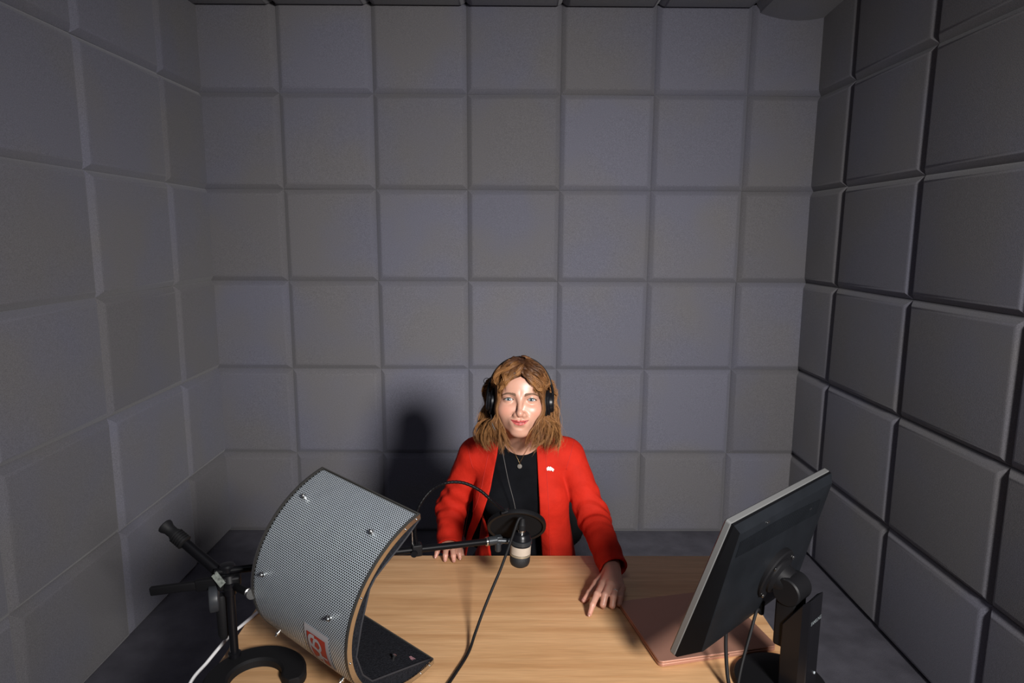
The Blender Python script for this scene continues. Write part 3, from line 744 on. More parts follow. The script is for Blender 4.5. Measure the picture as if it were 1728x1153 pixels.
cp_ = spline([ct, ct + np.array([-0.003, -0.006, 0.009]), ct + np.array([-0.012, -0.014, 0.004]), (0.010, 1.592, 0.948), (-0.016, 1.566, 0.884), (-0.037, 1.538, 0.845), (-0.060, 1.505, 0.800), (-0.078, 1.468, 0.765), (-0.092, 1.42, 0.7465), (-0.118, 1.345, 0.7445), (-0.150, 1.26, 0.7445), (-0.20, 1.14, 0.7445)], 140)
mk('cable', *tube(cp_, 0.0036, 12), MT['rubber'], mic, smooth=True)
# swivel joint between the boom and the microphone body
sj = MB(); JA = BM - bd_ * 0.030; JB = MB0 + md * 0.070 + np.array([-0.024, -0.002, 0])
sj.add(*cyl(JA, JA + bd_ * 0.024, 0.0115, 20, 0.001)); sj.add(*cyl(JA + bd_ * 0.015, JB, 0.007, 16))
sj.add(*box(JA + bd_ * 0.030, (0.016, 0.018, 0.022), bxx, bev=0.002)); sj.add(*cyl(JA + bd_ * 0.028 + [0, -0.004, -0.006], JA + bd_ * 0.028 + [0, -0.004, -0.030], 0.008, 16, 0.002))
sj.add(*lathe(MB0 + md * 0.064, md, [(0, 0.0272), (0.001, 0.029), (0.011, 0.029), (0.012, 0.0268)], 36))
sj.build('swivel_mount', mat('grey_metal', (0.035, 0.040, 0.045), 0.32, metal=0.4), mic, smooth=True, autos=30)

# ------------------------------------------------------------------ implicit-surface modelling (used for the woman and her clothes)
def smin(a, b, k):
    h = np.maximum(k - np.abs(a - b), 0) / k
    return np.minimum(a, b) - h * h * k * 0.25
def smax(a, b, k): return -smin(-a, -b, k)
def ell(P, c, r):
    r = np.asarray(r, float); q = (P - np.asarray(c, float))
    k0 = np.linalg.norm(q / r, axis=1); k1 = np.linalg.norm(q / (r * r), axis=1)
    return k0 * (k0 - 1.0) / np.maximum(k1, 1e-9)
def cone(P, a, b, r1, r2):
    a = np.asarray(a, float); b = np.asarray(b, float); ab = b - a
    t = np.clip(((P - a) @ ab) / (ab @ ab), 0, 1)
    return np.linalg.norm(P - a - t[:, None] * ab, axis=1) - (r1 + (r2 - r1) * t)
def sph(P, c, r): return np.linalg.norm(P - np.asarray(c, float), axis=1) - r
def sdf_mesh(f, lo, hi, res, levels=4, slack=1.5):
    lo = np.asarray(lo, float); hi = np.asarray(hi, float)
    step = 2 ** levels; n0 = np.ceil((hi - lo) / (res * step)).astype(int)
    g = np.stack(np.meshgrid(*[np.arange(k) for k in n0], indexing='ij'), -1).reshape(-1, 3)
    for l in range(levels, -1, -1):
        sz = res * 2 ** l
        c = lo + (g + 0.5) * sz
        d = f(c); g = g[np.abs(d) < sz * 0.87 * slack + 1e-4]
        if l:
            off = np.array([[i, j, k] for i in (0, 1) for j in (0, 1) for k in (0, 1)])
            g = (g[:, None] * 2 + off[None]).reshape(-1, 3)
    dims = n0 * step + 2
    def key(a): return (a[:, 0] * dims[1] + a[:, 1]) * dims[2] + a[:, 2]
    off = np.array([[i, j, k] for i in (0, 1) for j in (0, 1) for k in (0, 1)])
    ck = np.stack([key(g + o) for o in off], 1)
    uk, inv = np.unique(ck.ravel(), return_inverse=True); inv = inv.reshape(ck.shape)
    ui = np.stack([uk // (dims[1] * dims[2]), (uk // dims[2]) % dims[1], uk % dims[2]], 1)
    val = f(lo + ui * res)
    cv = val[inv]; act = (cv.min(1) < 0) & (cv.max(1) >= 0)
    g = g[act]; cv = cv[act]; inv = inv[act]
    E = [(0, 1), (2, 3), (4, 5), (6, 7), (0, 2), (1, 3), (4, 6), (5, 7), (0, 4), (1, 5), (2, 6), (3, 7)]
    acc = np.zeros((len(g), 3)); cnt = np.zeros(len(g))
    for a, b in E:
        va, vb = cv[:, a], cv[:, b]; s = (va < 0) != (vb < 0)
        t = np.where(s, va / np.where(s, va - vb, 1), 0)
        p = off[a] + (off[b] - off[a]) * t[:, None]
        acc += np.where(s[:, None], p, 0); cnt += s
    V = lo + (g + acc / cnt[:, None]) * res
    cell = key(g); order = np.argsort(cell); sc_ = cell[order]
    def find(k):
        i = np.searchsorted(sc_, k); i = np.clip(i, 0, len(sc_) - 1); ok = sc_[i] == k
        return np.where(ok, order[i], -1)
    F = []
    for ax in range(3):
        o1, o2 = (ax + 1) % 3, (ax + 2) % 3
        corner = {0: 4, 1: 2, 2: 1}[ax]
        s0 = cv[:, 0] < 0; s1 = cv[:, corner] < 0; m_ = s0 != s1
        gg = g[m_]; e1 = np.zeros(3, int); e1[o1] = 1; e2 = np.zeros(3, int); e2[o2] = 1
        q = np.stack([find(key(gg)), find(key(gg - e1)), find(key(gg - e1 - e2)), find(key(gg - e2))], 1)
        okm = (q >= 0).all(1); flip = s0[m_][okm]; q = q[okm]
        q = np.where(flip[:, None], q, q[:, ::-1]); F.append(q)
    F = np.concatenate(F)
    # pull the vertices onto the surface
    for _ in range(2):
        h = res * 0.25; d0 = f(V)
        G = np.stack([f(V + np.eye(3)[i] * h) - d0 for i in range(3)], 1) / h
        gl_ = np.maximum((G * G).sum(1), 0.3)
        V = V - np.clip(d0 / gl_, -res * .6, res * .6)[:, None] * G
    return V, F

# ------------------------------------------------------------------ the woman: frames
EYE = np.array([0.037, 1.870, 1.254]); HF = np.array([-0.0192, -0.9689, 0.2466]); HF /= np.linalg.norm(HF)
roll = math.radians(0.9)
HU = np.array([0, 0, 1.0]) - HF * HF[2]; HU /= np.linalg.norm(HU); HX = np.cross(HU, HF) * -1.0
if HX[0] < 0: HX = -HX
HX, HU = HX * math.cos(roll) - HU * math.sin(roll), HU * math.cos(roll) + HX * math.sin(roll)
HR = np.stack([HX, HF, HU], 1)                # columns: image-right, out of the face, up
HC = EYE - HF * 0.076
def h2w(p): return np.asarray(p, float) @ HR.T + HC
def w2h(p): return (p - HC) @ HR
EX, EZ = 0.0318, 0.0; EYC = np.array([0.0338, 0.0664, 0.0]); ER = 0.0122

def head_sdf(P):
    """P in the head frame"""
    A = P.copy(); A[:, 0] = np.abs(A[:, 0])
    d = ell(A, (0, -0.018, 0.038), (0.071, 0.092, 0.078))
    d = smin(d, ell(A, (0, 0.018, -0.015), (0.0655, 0.064, 0.084)), 0.03)
    d = smin(d, ell(A, (0, 0.024, -0.064), (0.0525, 0.052, 0.040)), 0.03)
    d = smin(d, ell(A, (0, 0.061, -0.097), (0.023, 0.0165, 0.0135)), 0.026)
    d = smin(d, ell(A, (0.040, 0.0505, -0.031), (0.0250, 0.0255, 0.0225)), 0.026)
    d = smin(d, ell(A, (0.0, 0.073, 0.042), (0.040, 0.012, 0.026)), 0.03)          # forehead
    d = smin(d, cone(A, (0.010, 0.0785, 0.0135), (0.044, 0.064, 0.0165), 0.0062, 0.0055), 0.018)  # brow
    d = smin(d, ell(A, (0.0, 0.0770, -0.0655), (0.025, 0.012, 0.016)), 0.022)      # mouth mound
    # sockets
    d = smax(d, -ell(A, (0.0340, 0.0880, -0.002), (0.0195, 0.0125, 0.0105)), 0.014)
    # nose
    n = cone(A, (0, 0.0805, 0.008), (0, 0.0985, -0.036), 0.0062, 0.0078)
    n = smin(n, sph(A, (0, 0.1005, -0.0415), 0.0090), 0.008)
    n = smin(n, ell(A, (0.0118, 0.0895, -0.0450), (0.0072, 0.0090, 0.0068)), 0.006)
    n = smax(n, -ell(A, (0.0062, 0.0955, -0.0530), (0.0036, 0.0055, 0.0035)), 0.003)
    d = smin(d, n, 0.011)
    # nasolabial crease
    d = smax(d, -(cone(A, (0.0190, 0.0872, -0.042), (0.0335, 0.0730, -0.0570), -0.0022, -0.0030)), 0.008)
    # lids around the eyeballs
    q = A - EYC
    lid = np.linalg.norm(q, axis=1) - (ER + 0.0016)
    d = smin(d, lid, 0.006)
    xx = q[:, 0] / 0.0148
    top_ = 0.0050 * np.maximum(1 - np.abs(xx + 0.08) ** 2.2, -3) + 0.0004 * xx
    bot_ = -0.0036 * np.maximum(1 - np.abs(xx - 0.05) ** 2.2, -3) + 0.0006 * xx
    slit = np.maximum(np.maximum(q[:, 2] - top_, bot_ - q[:, 2]), -(q[:, 1] - 0.002))
    d = smax(d, -np.maximum(slit, lid - 0.01), 0.0012)
    d = np.maximum(d, -(np.linalg.norm(q, axis=1) - (ER - 0.0012)))
    # lips (slight smile)
    up = cone(A, (0.0, 0.0898, -0.0628), (0.0055, 0.0903, -0.0618), 0.0032, 0.0036)
    up = smin(up, cone(A, (0.0055, 0.0903, -0.0618), (0.0258, 0.0785, -0.0588), 0.0033, 0.0012), 0.003)
    lo_ = cone(A, (0.0, 0.0888, -0.0715), (0.0105, 0.0872, -0.0700), 0.0047, 0.0045)
    lo_ = smin(lo_, cone(A, (0.0105, 0.0872, -0.0700), (0.0252, 0.0785, -0.0600), 0.0041, 0.0010), 0.004)
    d = smin(d, smin(up, lo_, 0.0012), 0.0035)
    gr = np.minimum(cone(A, (0.0, 0.0940, -0.0665), (0.0120, 0.0905, -0.0655), 0.0013, 0.0013), cone(A, (0.0120, 0.0905, -0.0655), (0.0275, 0.0785, -0.0578), 0.0012, 0.0006))
    d = smax(d, -gr, 0.0014)
    d = smax(d, -ell(A, (0, 0.090, -0.0835), (0.016, 0.006, 0.004)), 0.007)        # under the lower lip
    # ears
    d = smin(d, ell(A, (0.072, -0.010, -0.012), (0.008, 0.018, 0.030)), 0.006)
    return d
NK = np.array([0.046, 2.045, 1.045])
def neck_sdf(P):
    a = h2w((0, -0.022, -0.055)); d = cone(P, a, NK, 0.050, 0.054)
    # collar bones and the hollow between them
    for s in (-1, 1): d = smin(d, cone(P, NK + [s * 0.012, -0.045, -0.010], NK + [s * 0.10, -0.02, 0.0], 0.008, 0.008), 0.02)
    return d
HB = [h2w((0, 0, 0))]
def headneck_sdf(P):
    d = head_sdf(w2h(P))
    return smin(d, neck_sdf(P), 0.022)

SHL, ELL_, WRL = np.array([-0.108, 2.055, 1.015]), np.array([-0.188, 2.075, 0.828]), np.array([-0.184, 1.962, 0.772])
SHR, ELR, WRR = np.array([0.200, 2.050, 1.015]), np.array([0.274, 1.960, 0.848]), np.array([0.305, 1.768, 0.786])
def torso_sdf(P):
    d = ell(P, (0.046, 2.075, 0.905), (0.142, 0.100, 0.17))
    d = smin(d, ell(P, (0.045, 2.14, 0.70), (0.128, 0.100, 0.17)), 0.06)
    d = smin(d, ell(P, (0.044, 2.20, 0.53), (0.175, 0.130, 0.12)), 0.08)
    for s in (-1, 1): d = smin(d, ell(P, (0.046 + s * 0.068, 1.998, 0.900), (0.062, 0.052, 0.062)), 0.035)
    d = smin(d, cone(P, SHL + [0.012, 0, 0], SHR - [0.012, 0, 0], 0.050, 0.050), 0.04)
    for s, sh in ((-1, SHL), (1, SHR)): d = smin(d, cone(P, NK + [s * 0.02, 0.005, 0.03], sh + [-s * 0.02, 0, 0.016], 0.036, 0.030), 0.03)
    d = smin(d, ell(P, (0.046, 2.02, 1.00), (0.10, 0.05, 0.06)), 0.05)
    return d
def body_sdf(P):
    d = smin(torso_sdf(P), neck_sdf(P), 0.03)
    for sh, el, wr in ((SHL, ELL_, WRL), (SHR, ELR, WRR)):
        a = smin(cone(P, sh, el, 0.043, 0.036), cone(P, el, wr, 0.036, 0.024), 0.02)
        d = smin(d, a, 0.03)
    for s in (-1, 1):
        hip = np.array([0.044 + s * 0.085, 2.17, 0.52]); kn = np.array([0.044 + s * 0.115, 1.74, 0.515]); an = np.array([0.044 + s * 0.12, 1.80, 0.09])
        l = smin(cone(P, hip, kn, 0.072, 0.052), cone(P, kn, an, 0.050, 0.034), 0.02)
        l = smin(l, cone(P, an + [0, 0.02, -0.04], an + [0, -0.13, -0.055], 0.030, 0.022), 0.02)
        d = smin(d, l, 0.05)
    return d
# hands: (wrist, [finger chains]) in world space
def hand_sdf(P, wrist, back, kn, chains, thumb, palm_r=0.0115):
    d = cone(P, back, wrist, 0.025, 0.0215)
    for k in kn:
        d = smin(d, cone(P, wrist + (np.array(k) - wrist) * 0.12, k, 0.0165, palm_r * 1.02), 0.014)
    for ch in chains:
        c = None
        for i in range(len(ch) - 1):
            (a, ra), (b, rb_) = ch[i], ch[i + 1]; ra = ra * 1.10; rb_ = rb_ * (1.10 if i < len(ch) - 2 else 1.0)
            s = cone(P, a, b, ra, rb_); c = s if c is None else smin(c, s, 0.003)
        d = smin(d, c, 0.005)
    c = None
    for i in range(len(thumb) - 1):
        (a, ra), (b, rb_) = thumb[i], thumb[i + 1]
        s = cone(P, a, b, ra, rb_); c = s if c is None else smin(c, s, 0.005)
    return smin(d, c, 0.010)
# her left hand (right in the picture): index and thumb on the desk, other fingers curled
W1 = np.array([0.303, 1.752, 0.785])
K1 = [(0.266, 1.676, 0.779), (0.283, 1.664, 0.784), (0.301, 1.662, 0.780), (0.316, 1.668, 0.771)]
CH1 = [[((0.266, 1.676, 0.779), .0098), ((0.243, 1.627, 0.777), .0084), ((0.228, 1.600, 0.763), .0073), ((0.218, 1.581, 0.7475), .0058)],
       [((0.283, 1.664, 0.784), .0100), ((0.264, 1.622, 0.778), .0086), ((0.257, 1.609, 0.758), .0076), ((0.259, 1.616, 0.7475), .0066)],
       [((0.301, 1.662, 0.780), .0094), ((0.286, 1.620, 0.773), .0082), ((0.282, 1.609, 0.755), .0073), ((0.285, 1.617, 0.7472), .0063)],
       [((0.316, 1.668, 0.771), .0084), ((0.308, 1.632, 0.765), .0072), ((0.304, 1.621, 0.752), .0064), ((0.305, 1.628, 0.7465), .0056)]]
TH1 = [((0.288, 1.742, 0.778), .0135), ((0.252, 1.704, 0.766), .0105), ((0.228, 1.668, 0.757), .0085), ((0.210, 1.645, 0.7485), .0066)]
# her right hand: fingers folded over the edge of the desk
W2 = np.array([-0.184, 1.972, 0.774])
K2 = [(-0.158, 1.936, 0.766), (-0.175, 1.932, 0.769), (-0.192, 1.932, 0.768), (-0.207, 1.938, 0.765)]
CH2 = [[((-0.158, 1.936, 0.766), .0095), ((-0.151, 1.908, 0.767), .0082), ((-0.148, 1.893, 0.757), .0073), ((-0.146, 1.886, 0.7475), .0062)],
       [((-0.175, 1.932, 0.769), .0098), ((-0.168, 1.898, 0.769), .0084), ((-0.165, 1.879, 0.757), .0075), ((-0.163, 1.868, 0.7475), .0063)],
       [((-0.192, 1.932, 0.768), .0094), ((-0.190, 1.900, 0.768), .0081), ((-0.190, 1.882, 0.757), .0073), ((-0.190, 1.872, 0.7475), .0062)],
       [((-0.207, 1.938, 0.765), .0084), ((-0.214, 1.915, 0.766), .0073), ((-0.218, 1.902, 0.757), .0066), ((-0.221, 1.894, 0.7478), .0057)]]
TH2 = [((-0.170, 1.965, 0.760), .0125), ((-0.150, 1.948, 0.738), .0105), ((-0.142, 1.938, 0.718), .0085), ((-0.140, 1.934, 0.702), .0066)]
def hand1(P): return hand_sdf(P, W1, WRR + (ELR - WRR) * 0.3, K1, CH1, TH1)
def hand2(P): return hand_sdf(P, W2, WRL + (ELL_ - WRL) * 0.3, K2, CH2, TH2)

# ------------------------------------------------------------------ body mesh with skin colours
pieces = []
Vh, Fh = sdf_mesh(headneck_sdf, HC - [0.12, 0.16, 0.20], HC + [0.12, 0.20, 0.15], 0.00125)
keep = (Vh[:, 2] > 1.03) & (Vh[:, 1] < 2.06)
fk = keep[Fh].all(1); Fh = Fh[fk]
pieces.append((Vh, Fh, 'head'))
pieces.append((*sdf_mesh(body_sdf, (-0.30, 1.60, 0.0), (0.40, 2.40, 1.10), 0.006, 3), 'body'))
pieces.append((*sdf_mesh(hand1, (0.17, 1.54, 0.72), (0.36, 1.86, 0.87), 0.0014, 3), 'hand'))
pieces.append((*sdf_mesh(hand2, (-0.25, 1.84, 0.70), (-0.10, 2.03, 0.85), 0.0014, 3), 'hand'))
def skin_col(V, kind):
    base = np.array([0.52, 0.285, 0.205])
    c = np.tile(base, (len(V), 1))
    if kind == 'head':
        L = w2h(V); X = np.abs(L[:, 0])
        face = L[:, 1] > 0.03
        def blob(x, z, rx, rz): return np.exp(-(((X - x) / rx) ** 2 + ((L[:, 2] - z) / rz) ** 2)) * face
        def mix(col, a): 
            nonlocal c; c = c * (1 - a[:, None]) + np.array(col) * a[:, None]
        mix((0.58, 0.235, 0.165), 0.55 * blob(0.042, -0.032, 0.020, 0.016))
        mix((0.56, 0.25, 0.18), 0.45 * blob(0.0, -0.043, 0.011, 0.010))
        mix((0.36, 0.20, 0.145), 0.45 * blob(0.032, 0.0035, 0.019, 0.0075))
        zc = -0.0666 + 0.0078 * (X / 0.0262) ** 2; tpr = np.maximum(1 - (X / 0.0266) ** 2.6, 0.001)
        lipz = np.where(L[:, 2] > zc, (L[:, 2] - zc) / (0.0070 * tpr), (zc - L[:, 2]) / (0.0095 * tpr))
        a = np.clip((1.0 - lipz) / 0.20, 0, 1) * (L[:, 1] > 0.070) * (X < 0.0266)
        mix((0.42, 0.060, 0.062), 0.92 * a)
        mix((0.10, 0.018, 0.018), 0.85 * np.exp(-((L[:, 2] - zc) / 0.0011) ** 2) * (X < 0.0270) * (L[:, 1] > 0.070))  # shade in the groove between the lips, painted into the skin colour
        # dark lid line
        q = np.stack([X, L[:, 1], L[:, 2]], 1) - EYC; rr = np.linalg.norm(q, axis=1)
        xx = q[:, 0] / 0.0148; tp = 0.0050 * np.maximum(1 - np.abs(xx + 0.08) ** 2.2, -3)
        ln = np.exp(-((q[:, 2] - tp - 0.0006) / 0.0011) ** 2) * (rr < ER + 0.0030) * (np.abs(xx) < 1.0) * (q[:, 1] > 0)
        mix((0.05, 0.025, 0.018), 0.85 * ln)
        bt = -0.0036 * np.maximum(1 - np.abs(xx - 0.05) ** 2.2, -3)
        ln = np.exp(-((q[:, 2] - bt + 0.0005) / 0.0009) ** 2) * (rr < ER + 0.0030) * (np.abs(xx) < 1.0) * (q[:, 1] > 0)
        mix((0.12, 0.06, 0.045), 0.55 * ln)
    if kind == 'hand':
        c = np.tile(np.array([0.52, 0.27, 0.195]), (len(V), 1))
        tips = [ch[-1][0] for ch in CH1 + CH2] + [TH1[-1][0], TH2[-1][0]]
        for t in tips:
            a = np.exp(-(np.linalg.norm(V - np.array(t), axis=1) / 0.014) ** 2)[:, None] * 0.4
            c = c * (1 - a) + np.array([0.55, 0.22, 0.16]) * a
    return c
Vall = []; Fall = []; Call = []; nv = 0
for V, F, kind in pieces:
    Vall.append(V); Fall.append(F + nv); Call.append(skin_col(V, kind)); nv += len(V)
BASE = (0.05, 2.10, 0.0)
person = mk('person', np.concatenate(Vall), np.concatenate(Fall), MT['skin'], smooth=True, base=BASE)
tag(person, 'smiling woman in a red jacket with headphones seated behind the desk', 'person')
def set_col(o, C):
    at = o.data.color_attributes.new('Col', 'FLOAT_COLOR', 'POINT')
    at.data.foreach_set('color', np.concatenate([C, np.ones((len(C), 1))], 1).astype(np.float32).ravel())
set_col(person, np.concatenate(Call))

# eyes
for s in (-1, 1):
    c = np.array([s * EYC[0], EYC[1], EYC[2]]); v = []; f = []; fm_ = []; n = 32; mr_ = 24
    g = np.array([-s * 0.02 - 0.0, 1.0, 0.01]); g /= np.linalg.norm(g); ax, ay, _ = basis(g)
    for i in range(mr_ + 1):
        th = math.pi * (i / mr_) ** 1.3
        rr = ER + (0.0004 if th < 0.45 else 0)
        for k in range(n):
            a = 2 * math.pi * k / n; v.append(c + (g * math.cos(th) + (ax * math.cos(a) + ay * math.sin(a)) * max(math.sin(th), 1e-4)) * rr)
    for i in range(mr_):
        th = math.pi * ((i + 0.5) / mr_) ** 1.3
        for k in range(n):
            f.append((i * n + k, (i + 1) * n + k, (i + 1) * n + (k + 1) % n, i * n + (k + 1) % n)); fm_.append(2 if th < 0.185 else (1 if th < 0.50 else 0))
    mk('eyeball', h2w(np.array(v)), f, MT['sclera'], person, smooth=True, mats=[MT['iris'], MT['pupil']], fmat=fm_)
    # upper lashes
    P = []
    for xx in np.linspace(-1.0, 1.02, 18):
        z = 0.0052 * max(1 - abs(xx + 0.08) ** 2.2, -0.2) + 0.0003; x = xx * 0.0148
        y = math.sqrt(max((ER + 0.0016) ** 2 - x * x - z * z, 1e-6)) + 0.0006
        P.append((s * (EYC[0] + x), EYC[1] + y, z))
    mk('eyelashes', *tube(h2w(np.array(P)), np.interp(np.linspace(0, 1, 18), [0, .5, 1], [.0005, .0010, .0012]), 6), MT['lash'], person, smooth=True)
    # eyebrow: short hairs lying on the brow
    eb = MB(); rg = np.random.default_rng(3)
    PB = []
    for k in range(420):
        u = rg.uniform(0, 1); x = 0.0125 + 0.037 * u; z = 0.0120 + 0.0062 * math.sin(u * 2.2) - 0.0035 * max(0, u - .6) / .4
        z += rg.uniform(-1, 1) * (0.0033 * (1 - 0.6 * u)); PB.append((x, z, u))
    pb = np.array([(s * x, 0.12, z) for x, z, u in PB])
    # march back to the skin
    for _ in range(60): pb[:, 1] -= np.clip(head_sdf(pb), -0.004, 0.004) * 0.7
    for (x, z, u), p0 in zip(PB, pb):
        d = np.array([s * (0.6 + 0.4 * u), -0.15 - 0.5 * u, 0.55 - 0.9 * u]); d /= np.linalg.norm(d)
        P = [p0 + [0, -0.0003, 0], p0 + d * 0.003 + [0, 0.0008, 0], p0 + d * 0.0058 + [0, 0.0005, 0]]
        eb.add(*tube(h2w(np.array(P)), [0.00042, 0.00042, 0.0002], 4))
    eb.build('eyebrow', MT['brow'], person, smooth=True)

# nails
def nail(tip, prev, up, w_, l_):
    tip = np.array(tip); d = tip - np.array(prev); d /= np.linalg.norm(d); up = np.array(up, float); up -= d * (up @ d); up /= np.linalg.norm(up); x = np.cross(d, up)
    v = []; f = []
    for i in range(5):
        for j in range(5):
            a = (j / 4 - 0.5) * 1.7; s = (i / 4 - 0.35) * l_; ww = w_ * (1.0 if i < 3 else (0.92 if i == 3 else 0.55))
            v.append(tip + d * s + x * math.sin(a) * ww + up * (math.cos(a) * w_ * 1.05 - 0.0002 - 0.0006 * (i == 4)))
    for i in range(4):
        for j in range(4): a = i * 5 + j; f.append((a, a + 1, a + 6, a + 5))
    return v, f
for ch, w_ in list(zip(CH1, (.0058, .0060, .0056, .005))) + list(zip(CH2, (.0058, .0060, .0058, .0052))) + [(TH1, .0066)]:
    mk('fingernail', *nail(ch[-1][0], ch[-2][0], (0, -0.35, 1), w_, 0.012), MT['nail'], person, smooth=True)
# wedding ring
rp = np.array([0.2925, 1.638, 0.7765]); rd = np.array([0.286, 1.620, 0.773]) - np.array([0.301, 1.662, 0.780]); a_, b_, _ = basis(rd)
mk('ring', *tube([rp + (a_ * math.cos(t) + b_ * math.sin(t)) * 0.0094 for t in np.linspace(0, 2 * math.pi, 28, endpoint=False)], 0.0011, 6, True), MT['ring'], person, smooth=True)

# ------------------------------------------------------------------ clothes
def neckcut(P): return ell(P, (0.045, 1.985, 1.108), (0.066, 0.075, 0.060))
def top_sdf(P):
    d = torso_sdf(P) - 0.004
    d = smin(d, neck_sdf(P) - 0.003, 0.03)
    d = smax(d, -neckcut(P), 0.003)
    d = np.maximum(d, P[:, 2] - 1.10 - (P[:, 1] - 2.0) * 0.3)
    return np.maximum(d, 0.50 - P[:, 2])
v, f = sdf_mesh(top_sdf, (-0.22, 1.88, 0.48), (0.31, 2.38, 1.20), 0.004, 3)
mk('black_top', v, f, MT['cloth_black'], person, smooth=True)

def wr(P, el, wrp, sh):
    """crease pattern around the elbow and along the forearm"""
    ax = (wrp - el); L = np.linalg.norm(ax); ax = ax / L; s = (P - el) @ ax
    up = (sh - el); up = up / np.linalg.norm(up); s2 = (P - el) @ up
    side = (P - el) @ np.cross(ax, np.array([0.3, 0.5, 0.8]))
    w1 = np.sin(2 * math.pi * (s + 0.35 * side) / 0.034 + 4 * side) * np.exp(-((s - 0.02) / 0.06) ** 2)
    w2 = np.sin(2 * math.pi * (s2 - 0.4 * side) / 0.045 + 1.0) * np.exp(-((s2 - 0.05) / 0.06) ** 2)
    w3 = np.sin(2 * math.pi * (s - 0.5 * side) / 0.06) * np.clip(s / L, 0, 1)
    w1 = np.sign(w1) * np.abs(w1) ** 1.3; return 0.0026 * w1 + 0.0022 * w2 + 0.0014 * w3
def jacket_outer(P):
    d = torso_sdf(P) - 0.013
    for s in (-1, 1):    # front panels hang straight down from the bust
        d = smin(d, cone(P, (0.046 + s * 0.085, 1.992, 0.91), (0.046 + s * 0.130, 2.035, 0.62) if s > 0 else (-0.112, 1.995, 0.62), 0.055, 0.060 if s > 0 else 0.052), 0.04)
    d = d + 0.0022 * np.sin(P[:, 0] * 95 + P[:, 2] * 22) * np.clip((1.0 - P[:, 2]) / 0.2, 0, 1)
    for sh, el, w_ in ((SHL, ELL_, WRL), (SHR, ELR, WRR)):
        a = smin(cone(P, sh + (el - sh) * -0.02, el, 0.0545, 0.048), cone(P, el, w_ + (w_ - el) * (0.45 if w_[0] < 0 else 0.2), 0.048, 0.0410 if w_[0] > 0 else 0.037), 0.022)
        a = a + wr(P, el, w_, sh)
        d = smin(d, a, 0.011)
    return d
def poly(z, pts):
    zz = [p[0] for p in pts][::-1]; xx = [p[1] for p in pts][::-1]
    return np.interp(z, zz, xx)
def jacket_sdf(P):
    o = jacket_outer(P)
    d = np.maximum(o, -(o + 0.0075))
    z = P[:, 2]
    xl = poly(z, [(1.12, -0.022), (1.05, -0.032), (0.95, -0.052), (0.857, -0.080), (0.74, -0.126), (0.5, -0.17)])
    xr = poly(z, [(1.12, 0.088), (1.05, 0.093), (0.857, 0.103), (0.727, 0.112), (0.5, 0.13)])
    op = np.maximum(np.maximum(xl - P[:, 0], P[:, 0] - xr), P[:, 1] - 2.07)
    d = smax(d, -op, 0.003)
    d = smax(d, -(cone(P, h2w((0, -0.03, -0.05)), NK + [0, 0.0, 0.035], 0.070, 0.072)), 0.003)
    for el, w_ in ((ELL_, WRL), (ELR, WRR)):       # cuffs
        ax = (w_ - el) / np.linalg.norm(w_ - el); cut = (P - (w_ + ax * (0.032 if w_[0] < 0 else 0.012))) @ ax
        near = np.linalg.norm(P - w_, axis=1) - 0.11
        d = np.maximum(d, -np.maximum(-cut, near))
    return np.maximum(d, 0.47 - z)
v, f = sdf_mesh(jacket_sdf, (-0.30, 1.70, 0.45), (0.40, 2.40, 1.16), 0.0027, 4)
jacket = mk('jacket', v, f, MT['jacket'], person, smooth=True)
# front band seams, shoulder seams
def on_jacket(P, n=40, dirv=(0, -1, 0), start=0.25):
    P = np.array(P, float); dv = np.array(dirv, float); Q = P + dv * start
    for _ in range(n): Q = Q - dv * np.clip(jacket_outer(Q), -0.02, 0.02)[:, None] * 0.8
    return Q
M_SEAM = mat('jacket_seam', (0.42, 0.012, 0.007), 0.8)
zz = np.linspace(1.045, 0.52, 70)
mk('seam', *tube(on_jacket([(np.interp(z, [0.5, 1.05], [0.150, 0.121]), 2.0, z) for z in zz]), 0.0009, 6), M_SEAM, jacket, smooth=True)
mk('seam', *tube(on_jacket([(poly(np.array([z]), [(1.05, -0.060), (0.95, -0.080), (0.857, -0.108), (0.74, -0.150), (0.5, -0.19)])[0], 2.0, z) for z in zz]), 0.0009, 6), M_SEAM, jacket, smooth=True)
for s, sh, el in ((-1, SHL, ELL_), (1, SHR, ELR)):
    dv = (el - sh) / np.linalg.norm(el - sh) * 0.45 + np.array([s * 0.9, 0, 0.1]); e1, e2, dv = basis(dv)
    RP = []
    for a in np.linspace(0, 2 * math.pi, 60):
        r_ = e1 * math.cos(a) + e2 * math.sin(a)
        if r_[2] < -0.35 or r_[1] > 0.45: continue
        RP.append((a, r_))
    ctr_ = sh + dv * 0.004; Q_ = np.array([ctr_ + r_ * 0.10 for a, r_ in RP]); RR_ = np.array([r_ for a, r_ in RP])
    for _ in range(40): Q_ = Q_ - RR_ * np.clip(jacket_outer(Q_), -0.01, 0.01)[:, None] * 0.8
    k0 = int(np.argmax(np.linalg.norm(np.diff(Q_, axis=0), axis=1))) + 1
    if np.linalg.norm(np.diff(Q_, axis=0), axis=1).max() > 0.03: Q_ = np.concatenate([Q_[k0:], Q_[:k0]])
    mk('seam', *tube(Q_, 0.0010, 6), M_SEAM, jacket, smooth=True)
